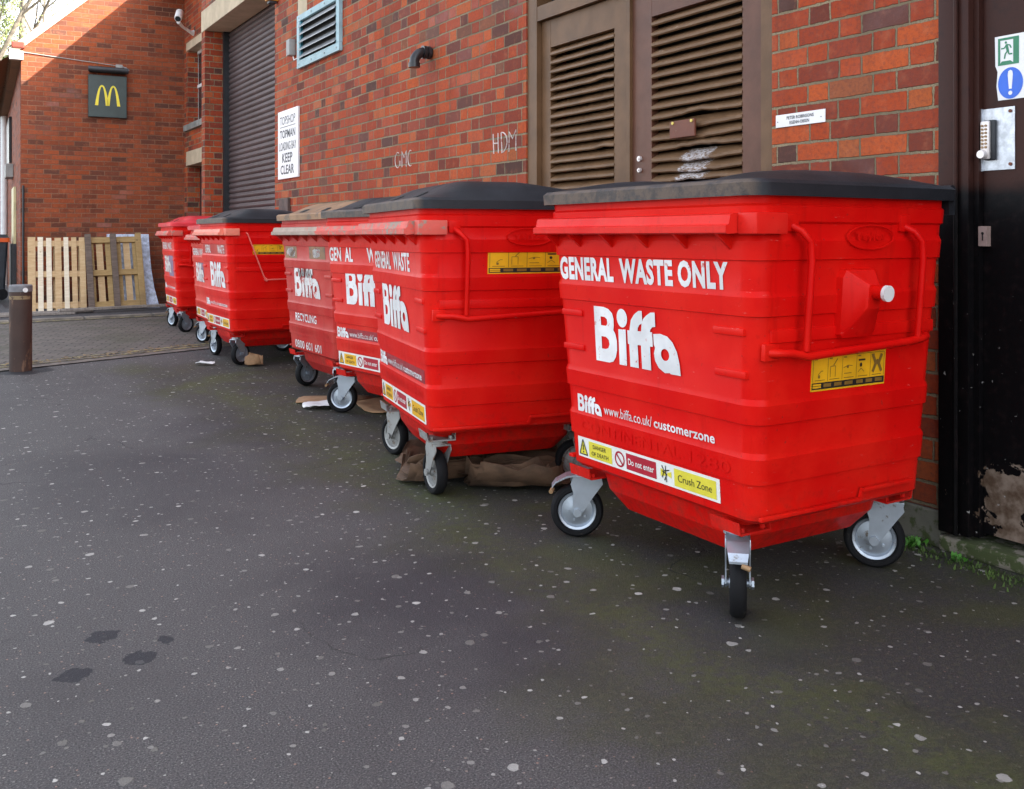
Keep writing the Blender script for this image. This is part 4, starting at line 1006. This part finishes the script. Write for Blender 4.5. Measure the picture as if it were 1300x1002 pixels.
def make_bin(loc, rz, label, red, bar, lidm, casters, texts, sidelab=None, dh=.082, trunnion=False, thin=False, scale=1.0, group='red wheeled waste bins along the wall', fork=None, emb=None, holes=()):
    r = empty('waste_bin', (*loc,.0), R(rz), label, 'bin', group); r.scale = (scale,)*3
    b = body_mesh().build('body', red, r, 20)
    # lid: domed panel over a skirt
    mb = MB(); a0, b0 = A_+TP+.030, B_+TP+.026; zr = ZT+.004
    nx, ny = 26, 34
    def dome(u,v):
        fv = max(0,1-abs(v)**9)
        if dh > .06:
            t = min(1,max(0,(u+.97)/.55)); k = t*t*(3-2*t); t2 = min(1,max(0,(1-u)/.9)); fu = k*t2**.6
            hgt = dh*fu*fv
            if -.9 < u < -.1: hgt -= .012*max(0,1-abs(abs(v)-.34)/.05)*k*(1 if dh>.06 else 0)
            return hgt
        fu = max(0,1-abs(u)**2.6); hgt = dh*fu*fv
        if u < .35 and abs(v) < .62: hgt -= .020*max(0,min(1,(.62-abs(v))/.06))*max(0,min(1,(.35-u)/.12))*max(0,min(1,(u+.93)/.06))
        return hgt
    V = {}
    for i in range(nx+1):
        for j in range(ny+1):
            u = -1+2*i/nx; v = -1+2*j/ny
            x, y = u*(a0-.012), v*(b0-.012)
            ex = max(0,abs(x)-(a0-.07)); ey = max(0,abs(y)-(b0-.07))
            l = sqrt(ex*ex+ey*ey)
            if l > .058: sfac = .058/l; x = math.copysign(a0-.07+ex*sfac,x) if ex else x; y = math.copysign(b0-.07+ey*sfac,y) if ey else y
            V[i,j] = mb.bm.verts.new((x,y,zr+.040+dome(u,v)))
    for i in range(nx):
        for j in range(ny): mb._f([V[i,j],V[i+1,j],V[i+1,j+1],V[i,j+1]])
    mb.loft([rr(a0,b0,.07,zr-.006,6),rr(a0+.002,b0+.002,.07,zr+.030,6),rr(a0-.010,b0-.010,.062,zr+.0405,6)], cap=False)
    mb.loft([rr(a0-.004,b0-.004,.07,zr-.004,6),rr(a0-.02,b0-.02,.07,zr+.004,6)], cap=True)
    ld = mb.build('lid', lidm, r, 32)
    mb = MB()
    if trunnion:
        mb = MB(); mb.box2((-a0+.06,-.30,zr+.030),(-a0+.085,.30,zr+.0445),I4,.003); mb.build('painted_grip_hollow', m_black, ld)  # raised black bar, painted as the shade inside the long grip hollow
    else:
        for y in (-.22,.20):
            for kx in (0,):
                x0 = -a0+.085; z0 = zr+.040+dome(x0/(a0-.012), y/(b0-.012)); x1 = x0+.06; z1 = zr+.040+dome(x1/(a0-.012), y/(b0-.012))
                fm2 = frame((x0,y,z0+.0015),(x1-x0,0,z1-z0),(0,1,0)); mb = MB(); mb.prism([(0,-.035),(.055,-.035),(.06,.0),(.055,.035),(0,.035)],.002,fm2); mb.build('painted_grip_hollow', m_black, ld)  # raised black plate, its colour stands for the shade in a grip hole
    for sy in (-1,1):
        mb = MB(); mb.cyl((a0-.03,sy*(b0-.10),zr+.028),(a0-.03,sy*(b0-.02),zr+.028),.018,n=14); mb.box2((a0-.035,sy*(b0-.09),zr-.05),(a0-.005,sy*(b0-.03),zr+.025)); mb.build('lid_hinge', m_lid, ld, 40)
    # lifting bar across the front
    zf = 1.172; xf = -(A_+offs(zf))
    mb = MB(); yb = B_+TP+.022
    prof = [(xf+.02,1.142),(xf-.056,1.136),(xf-.066,1.140),(xf-.066,1.160),(xf-.054,1.164),(xf-.048,1.190),(xf-.038,1.194),(xf+.02,1.193)]
    mb.loft([[(x,y,z) for x,z in prof] for y in (-yb+.075,yb-.02)])
    mb.box2((xf-.022,-yb+.001,1.136),(xf+.10,-yb+.074,1.196),I4,.004); mb.box2((xf-.022,yb-.019,1.138),(xf+.10,yb,1.195),I4,.003)
    mb.build('lifting_bar', bar, r, 25)
    for y in (-.42,-.235,-.05,.135,.32,.46):
        mb = MB(); mb.loft([[(xf-.054,yy,1.1355),(xf+.01,yy,1.1355),(xf+.012,yy,1.082)] for yy in (y-.006,y+.006)]); mb.build('gusset', red, r)
    # tubular push handle on the end face
    f0 = side_frame(.80)
    mb = MB(); rt = .0104 if not thin else .006
    o_ = .038
    if not thin:
        mb.tube([(-.365,0,.006),(-.345,0,.02),(-.30,.0,o_*.8),(-.24,-.012,o_),(.20,.006,o_),(.27,.012,o_),(.31,.015,o_*.7),(.325,.016,.006)],rt*1.2,10,f0)
        for x0 in (-.246,.252):
            mb.tube([(x0,.005,o_),(x0,.26,o_+.004),(x0-.005,.318,o_),(x0-.035,.347,.03),(x0-.05,.36,.006)],rt,10,f0)
            mb.box2((x0-.075,.345,-.002),(x0-.025,.395,.010),f0,.003)
        mb.box2((-.385,-.022,-.002),(-.33,.026,.014),f0,.003)
    else:
        mb.tube([(-.27,.36,.006),(-.265,.35,.03),(-.12,-.02,.035),(-.09,-.045,.035),(.35,-.035,.035)],rt,8,f0); mb.cyl((-.10,-.045,.0),(-.10,-.045,.045),.012,n=10,m=f0)
    mb.build('push_handle', m_pinkbar if thin else red, r, 40)
    if trunnion:
        f1 = side_frame(.925); mb = MB()
        base = [(-.090,.085,0),(-.075,.108,0),(.052,.108,0),(.066,.095,0),(.066,-.085,0),(.052,-.100,0),(-.078,-.100,0),(-.090,-.088,0)]
        def sc(k,dz,cx=.0,cy=.045): return [(cx+(x-cx)*k,cy+(y-cy)*k,dz) for x,y,_ in base]
        mb.loft([base,sc(.97,.022),sc(.45,.060),sc(.34,.070)],f1); mb.cyl((0,.045,.07),(0,.045,.105),.021,n=20,m=f1)
        t = mb.build('lifting_trunnion', red, r, 30)
        mb = MB(); mb.cyl((0,.045,.105),(0,.045,.116),.024,n=24,m=f1); mb.build('trunnion_cap', m_wplas, t, 40)
    # maker's oval, embossed
    f1 = side_frame(1.118) @ Matrix.Translation((.04,.0,.012)); mb = MB()
    if True:
        pts = disc(.105,0,.01,36,.036)
        mb.tube([(x,y,0) for x,y in pts]+[(pts[0][0],pts[0][1],0)],.0028,5,f1)
        me = text_mesh(emb or 'TAYLOR',.02)
        put_text(mb, emb or 'TAYLOR', -.072,-.006,.144,.032,f1@Matrix.Translation((0,0,.002)),.02)
        mb.build('embossed_oval', red, r, norm=False)
    f1 = front_frame(.437) @ Matrix.Translation((0,0,.0095)); 
    for w_, x_, l_ in (('CONTINENTAL',-.37,.53),('1280',.20,.18)):
        mb = MB(); put_text(mb,w_,x_,0,l_,.036,f1 @ Matrix.Translation((0,0,-.0018)),.01); mb.build('embossed_lettering', red, r, norm=False)
    # corner brackets and casters
    for (sx,sy,ang,brk) in casters:
        px,py = (-.312 if sx<0 else .335), (.395 if sy>0 else -.345)
        mb = MB(); mb.box2((px-.060,py-.060,.257),(px+.060,py+.060,.264),I4,.001)
        for dx,dy in ((-1,-1),(1,-1),(1,1),(-1,1)): 
            mb.cyl((px+dx*.042,py+dy*.042,.264),(px+dx*.042,py+dy*.042,.276),.009,n=6)
        xo = px+sx*.062; xi = px+sx*.080
        mb.loft([[(xo,yy,.260),(xo+sx*.004,yy,.260),(px+sx*(.0735),yy,.297),(px+sx*.069,yy,.297)] for yy in (py-.060,py+.060)])
        mb.box2((px-sx*.060,py-.058,.2641),(px-sx*.056,py+.058,.300))
        mb.build('corner_bracket', m_redbar if not fork else fork, r)
        caster(r, px+(.065 if sx>0 else (.040 if sy>0 else .012)), py+(.095 if sy>0 else .030), ang - R(rz), brk, fork)
    for fn_ in texts: fn_(r)
    if sidelab: side_label(r, *sidelab)
    return r

def T_front(s, z, yl, w, h, mat, off=.02, name='lettering'):
    def go(r):
        mb = MB(); put_text(mb, s, -yl, 0, w, h, front_frame(z) @ Matrix.Translation((0,0,.0022)), off); mb.build(name, mat, r, norm=False)
    return go
def T_logo(z, yl, s, mat):
    def go(r):
        mb = MB(); logo(mb, -yl, 0, s, front_frame(z) @ Matrix.Translation((0,0,.0022))); mb.build('logo', mat, r, norm=False)
    return go
def T_strip(z, yl, w, h, amber):
    def go(r):
        mb = MB(); strip_label(mb, 1, w, h, front_frame(z) @ Matrix.Translation((-yl,0,.001)), amber); mb.build('warning_label', LBL, r, norm=False)
    return go
def T_patch(z, yl, w, h, mat, poly=None):
    def go(r):
        mb = MB(); f = front_frame(z) @ Matrix.Translation((-yl,0,.0012))
        if poly: mb.flat([(a*w,b*h) for a,b in poly], f)
        else: mb.flat([(0,0),(w,0),(w,h),(0,h)], f)
        mb.build('sticker', mat, r, norm=False)
    return go
def web(z, yl, w, mat, patch=False):
    o = [T_logo(z-.010, yl, .062, mat), T_front('www.biffa.co.uk/', z, yl-.155, w*.46, .034, mat, .0), T_front('customerzone', z, yl-.165-w*.46, w*.50, .027, mat, .02)]
    if patch: o.insert(0, T_patch(z-.022, yl-.12, w+.07, .072, m_patch))
    return o

dirv = lambda deg: R(deg)
# 1: nearest
make_bin((2.383,2.386), -.6, 'nearest red waste bin marked GENERAL WASTE ONLY with a lifting peg on its end', m_red, m_redbar, m_lid,
    [(-1,-1,R(226),True),(-1,1,R(146),True),(1,-1,R(127),False),(1,1,R(150),False)],
    [T_front('GENERAL',.974,.458,.318,.083,m_white,.045), T_front('WASTE',.974,.106,.268,.083,m_white,.045), T_front('ONLY',.974,-.186,.218,.083,m_white,.045),
     T_logo(.698,.262,.190,m_white)]+web(.512,.390,.562,m_white)+[T_strip(.336,.402,.728,.072,False)],
    sidelab=(-.178,-.128,.33,.108,side_frame(.80)), trunnion=True, emb='Taylor', dh=.047)
# 2
make_bin((2.24,3.915), -10.8, 'red waste bin standing over crumpled cardboard with a yellow label high on its end', m_red, m_fadebar, m_lid,
    [(-1,-1,R(85),False),(-1,1,R(100),False),(1,-1,R(160),False),(1,1,R(60),False)],
    [T_front('GENERAL',.974,.395,.33,.084,m_whiteworn,.03), T_front('WASTE',.974,.02,.30,.084,m_white,.03), T_logo(.705,.27,.205,m_white)]+web(.513,.40,.62,m_white,True)+[T_strip(.330,.41,.80,.082,True)],
    sidelab=(-.145,-.008,.44,.110,side_frame(.978)), fork=m_rust)
# 3
make_bin((2.62,5.25), 7.0, 'scuffed orange red bin with a broken GENERAL word behind the second bin', m_fade, m_fadebar, m_lid,
    [(-1,-1,R(75),False),(-1,1,R(140),True),(1,-1,R(20),False),(1,1,R(140),False)],
    [T_front('GEN',.974,.465,.15,.088,m_whiteworn,.03), T_front('AL',.974,.27,.10,.088,m_white,.03), T_front('WASTE',.974,.0,.30,.088,m_white,.03), T_logo(.715,.275,.215,m_white)]+web(.513,.42,.62,m_white,True)+[T_strip(.330,.42,.80,.082,True)])
# 4
def scrawl(r):
    mb = MB(); f = front_frame(.84) @ Matrix.Translation((.12,.0,.004)); rnd = random.Random(6)
    for k in range(9):
        x = .03*k; stroke(mb, [(x-.30,.01+rnd.uniform(-.02,.02)),(x-.285,.04+rnd.uniform(0,.03)),(x-.27,.0),(x-.262,.03)], .006, f)
    mb.build('graffiti', m_ink, r, norm=False)
make_bin((2.668,6.40), .7, 'chalky faded red bin marked RECYCLING with a tan lid', m_fade2, m_greybar, m_lidtan,
    [(-1,-1,R(60),True),(-1,1,R(20),False),(1,-1,R(20),False),(1,1,R(140),False)],
    [T_patch(.972,.42,.24,.085,m_lidtan), T_patch(.973,-.07,.30,.085,m_lidtan),
     T_patch(.980,.40,.19,.07,m_whiteworn,[(0,.5),(.2,.9),(.7,1),(1,.6),(.9,.1),(.5,0),(.1,.2)]), T_patch(.978,-.13,.15,.075,m_whiteworn,[(.1,.1),(.0,.7),(.5,1),(1,.8),(.9,.2),(.5,.0)]),
     T_logo(.700,.26,.215,m_whiteworn), scrawl, T_front('RECYCLING',.520,.29,.42,.058,m_white,.02), T_front('0800 601 601',.322,.33,.52,.058,m_whiteworn,.01)])
# 5
make_bin((2.592,8.60), -1.0, 'bright red bin with a thin bent handle in front of the roller shutter', m_red, worn('peach_bar',(.75,.20,.13),(.45,.10,.07),.6,14,.55), m_lid,
    [(-1,-1,R(30),True),(-1,1,R(100),True),(1,-1,R(20),False),(1,1,R(140),False)],
    [T_patch(.972,.42,.84,.086,m_fade2), T_front('GENERAL',.978,.32,.20,.075,m_whiteworn,.03), T_front('WASTE',.978,-.14,.24,.075,m_whiteworn,.03), T_logo(.68,.17,.225,m_white)]+web(.513,.40,.62,m_white)+[T_strip(.330,.41,.80,.085,True)],
    sidelab=(-.21,-.0,.36,.086,side_frame(.972)), thin=True)
# 6
make_bin((2.72,9.72), -4, 'red bin with a pinkish worn bar squeezed behind the thin handled bin', m_fade, m_fadebar, m_lidred,
    [(-1,-1,R(90),False),(-1,1,R(120),True),(1,-1,R(20),False),(1,1,R(140),False)],
    [T_front('GENERAL WASTE',.975,.40,.70,.075,m_whiteworn,.03), T_patch(.70,.1,.28,.22,plain('violet_patch',(.22,.10,.18),.6)), T_logo(.70,.27,.20,m_whiteworn), T_strip(.330,.41,.80,.085,True)], scale=.96)
# 7
make_bin((2.848,11.745), -3.7, 'farthest red bin with a bright red lid standing on the brick paving', m_red, m_fadebar, m_lidred,
    [(-1,-1,R(25),True),(-1,1,R(110),True),(1,-1,R(10),False),(1,1,R(140),False)],
    [T_front('GENERAL WASTE',.975,.40,.70,.085,m_whiteworn,.03), T_patch(.66,.0,.34,.25,plain('lilac_patch',(.25,.15,.25),.6)), T_logo(.70,.30,.20,m_whiteworn), T_strip(.330,.41,.80,.085,True)]+web(.513,.40,.62,m_white))

# ------------------------------------------------------------------ litter and plants
def crumple(name, cx, cy, w, d, rz, mat, seed, label, cat, h=.03, n=9, curl=.05, layers=1, group=None):
    rnd = random.Random(seed); mb = MB()
    for L in range(layers):
        ph = rnd.uniform(0,6); g_ = {}
        ox, oy = rnd.uniform(-.02,.02)*L, rnd.uniform(-.02,.02)*L
        for i in range(n+1):
            for j in range(n+1):
                u,v = i/n-.5, j/n-.5
                k = 1-.25*(abs(u)*2)**3*(abs(v)*2)
                z = .004+L*.012+h*(.5+.5*sin(u*5+ph)*cos(v*6+ph*2))*.6+curl*(abs(v)*2)**4*rnd.uniform(.6,1)+rnd.uniform(0,h*.25)
                g_[i,j] = mb.bm.verts.new((u*w*k+ox+rnd.uniform(-1,1)*w*.015, v*d*k+oy+rnd.uniform(-1,1)*d*.015, z))
        for i in range(n):
            for j in range(n): mb._f([g_[i,j],g_[i+1,j],g_[i+1,j+1],g_[i,j+1]])
    o = mb.build(name, mat, smooth=40, norm=False); o.location = (cx,cy,0); o.rotation_euler = (0,0,rz)
    so = o.modifiers.new('thick','SOLIDIFY'); so.thickness = .004; so.offset = 1
    return tag(o, label, cat, group)
G1 = 'cardboard under the bins'
crumple('cardboard', 2.17, 4.10, .46, .36, R(-20), m_card2, 3, 'curled brown cardboard under the second bin, just behind its front wheel', 'cardboard', .024, 6, .07, 4, G1)
crumple('cardboard', 2.38, 3.80, .50, .34, R(-35), m_card2, 5, 'bowed brown cardboard sheet under the middle of the second bin', 'cardboard', .026, 6, .09, 4, G1)
crumple('sacking', 2.63, 3.62, .34, .30, R(10), m_cloth, 8, 'crumpled grey sacking beside the cardboard under the second bin', 'rag', .09, 12, .03, 1)
crumple('cardboard', 2.37, 6.16, .34, .52, R(60), m_card, 12, 'flat tan cardboard sheet under the third and fourth bins', 'cardboard', .012, 6, .0, 1, G1)
crumple('cardboard', 2.62, 5.70, .5, .5, R(10), m_card, 14, 'brown cardboard deep under the third bin behind its wheel', 'cardboard', .02, 6, .02, 1, G1)
crumple('crumpled_paper', 2.20, 5.96, .25, .20, R(-30), m_paper, 21, 'torn white paper by the front wheel of the third bin', 'paper', .035, 8, .01, 1)
crumple('food_wrapper', 2.06, 8.46, .18, .09, R(-35), m_paper, 22, 'pale flattened wrapper by the wheel of the thin handled bin', 'wrapper', .03, 7, .01, 1)
crumple('cardboard', 2.40, 8.16, .17, .12, R(-40), m_card, 25, 'folded orange brown card under the thin handled bin', 'cardboard', .03, 5, .10, 1, G1)
crumple('cardboard', 2.02, 3.92, .40, .30, R(-15), m_card2, 41, 'layered brown card flap poking out below the second bin by its belly', 'cardboard', .022, 6, .09, 4, G1)
crumple('cardboard', 2.25, 3.62, .46, .32, R(-38), m_card2, 43, 'large sagging brown card piece reaching from the second bin toward the nearest bin', 'cardboard', .028, 6, .12, 4, G1)
# leaves in the gutter
mb = MB(); rnd = random.Random(31)
for k in range(420):
    t = rnd.uniform(.60,.93); s_ = rnd.gauss(.22,.07); p = Vector((E0[0]+(E1[0]-E0[0])*t, E0[1]+(E1[1]-E0[1])*t)); q = off(p, s_)
    a = rnd.uniform(0,6.28); l = rnd.uniform(.012,.032); w_ = l*.5; zz = .018+rnd.uniform(0,.012)
    c_,s2 = cos(a)*l, sin(a)*l
    mb.quad((q[0]-c_,q[1]-s2,zz),(q[0]+s2*.5,q[1]-c_*.5,zz+.006),(q[0]+c_,q[1]+s2,zz+rnd.uniform(0,.01)),(q[0]-s2*.5,q[1]+c_*.5,zz+.004))
tag(mb.build('fallen_leaves', m_dead, norm=False), 'dry leaves gathered in the paved gutter', 'leaves', kind='stuff')
# weeds along the wall foot
def weed(x, y, n, s, seed, label):
    rnd = random.Random(seed); r = empty('weed', (x,y,0), 0, label, 'weed', 'weeds at the wall foot'); mb = MB()
    for k in range(n):
        a = rnd.uniform(0,2*pi); l = s*rnd.uniform(.5,1); d = Vector((cos(a),sin(a),rnd.uniform(.4,1.6))).normalized(); p = Vector((rnd.gauss(0,s*.35),rnd.gauss(0,s*.35),.0)); q = p+d*l
        w_ = Vector((-sin(a),cos(a),0))*l*.22; m_ = (p+q)/2+Vector((0,0,l*.08)); mb.quad(p, m_-w_, q, m_+w_)
    mb.build('leaf_tuft', m_weed, r, norm=False)
weed(3.045,1.985,26,.035,1,'small bright green weed growing by the steel door sill')
weed(3.05,2.17,40,.05,2,'low green tuft at the foot of the door frame')
mb = MB(); rnd = random.Random(77)
for k in range(1500):
    y = rnd.uniform(1.3,4.2); x = W-.02-abs(rnd.gauss(0,.06)); 
    if y<2.12: x -= .04
    a = rnd.uniform(0,6.28); l = rnd.uniform(.004,.016); p = Vector((x,y,.001)); q = p+Vector((cos(a)*l*.6,sin(a)*l*.6,l)); w_=Vector((-sin(a),cos(a),0))*l*.3
    mb.quad(p-w_, p+w_, q+w_*.4, q-w_*.4)
tag(mb.build('moss', plain('moss_green',(.05,.085,.015),.9,var=.4,scale=20), norm=False), 'green moss along the foot of the wall', 'moss', kind='stuff')

# ------------------------------------------------------------------ light, sky, camera
sd_ = Vector((-1.0, 1.0, -.979)).normalized()             # direction sunlight travels
sun = bpy.data.lights.new('sun','SUN'); sun.energy = 5.0; sun.angle = R(.5); sun.color = (1,.93,.82)
so = bpy.data.objects.new('sun', sun); C.objects.link(so)
so.rotation_euler = (-sd_).to_track_quat('Z','Y').to_euler()
w = bpy.data.worlds.new('World'); bpy.context.scene.world = w; w.use_nodes = True
nt = w.node_tree; bg = nt.nodes['Background']
sky = nt.nodes.new('ShaderNodeTexSky'); sky.sky_type = 'NISHITA'; sky.sun_disc = False
v = -sd_; sky.sun_elevation = math.asin(v.z); sky.sun_rotation = atan2(v.x, v.y)
sky.air_density = 1.0; sky.dust_density = 2.5; sky.ozone_density = .6
hs = nt.nodes.new('ShaderNodeHueSaturation'); hs.inputs['Saturation'].default_value = .30; hs.inputs['Value'].default_value = 1.35   # thin high cloud
nt.links.new(sky.outputs[0], hs.inputs['Color'])
tc = nt.nodes.new('ShaderNodeTexCoord'); nz = nt.nodes.new('ShaderNodeTexNoise'); nz.inputs['Scale'].default_value = 3.2; nz.inputs['Detail'].default_value = 7
nt.links.new(tc.outputs['Generated'], nz.inputs['Vector'])
mr = nt.nodes.new('ShaderNodeMapRange'); mr.inputs['From Min'].default_value = .40; mr.inputs['From Max'].default_value = .58; nt.links.new(nz.outputs[0], mr.inputs['Value'])
mx = nt.nodes.new('ShaderNodeMix'); mx.data_type = 'RGBA'; mx.blend_type = 'MIX'; nt.links.new(mr.outputs[0], mx.inputs[0]); nt.links.new(sky.outputs[0], mx.inputs[6]); nt.links.new(hs.outputs[0], mx.inputs[7])
wm = nt.nodes.new('ShaderNodeMix'); wm.data_type = 'RGBA'; wm.inputs[0].default_value = .55; nt.links.new(mx.outputs[2], wm.inputs[6]); nt.links.new(hs.outputs[0], wm.inputs[7])
nt.links.new(wm.outputs[2], bg.inputs[0]); bg.inputs[1].default_value = .105

cam = bpy.data.cameras.new('camera'); co = bpy.data.objects.new('camera', cam); C.objects.link(co)
co.location = (0,0,1.13); co.rotation_euler = (R(90),0,-R(31.66))
cam.sensor_width = 36; cam.lens = 36*1200/1300; cam.shift_y = -(501-300)/1300; cam.clip_end = 2000; cam.clip_start = .05
sc = bpy.context.scene; sc.camera = co
sc.view_settings.view_transform = 'Standard'; sc.view_settings.look = 'None'; sc.view_settings.gamma = 1; sc.view_settings.exposure = 2.4
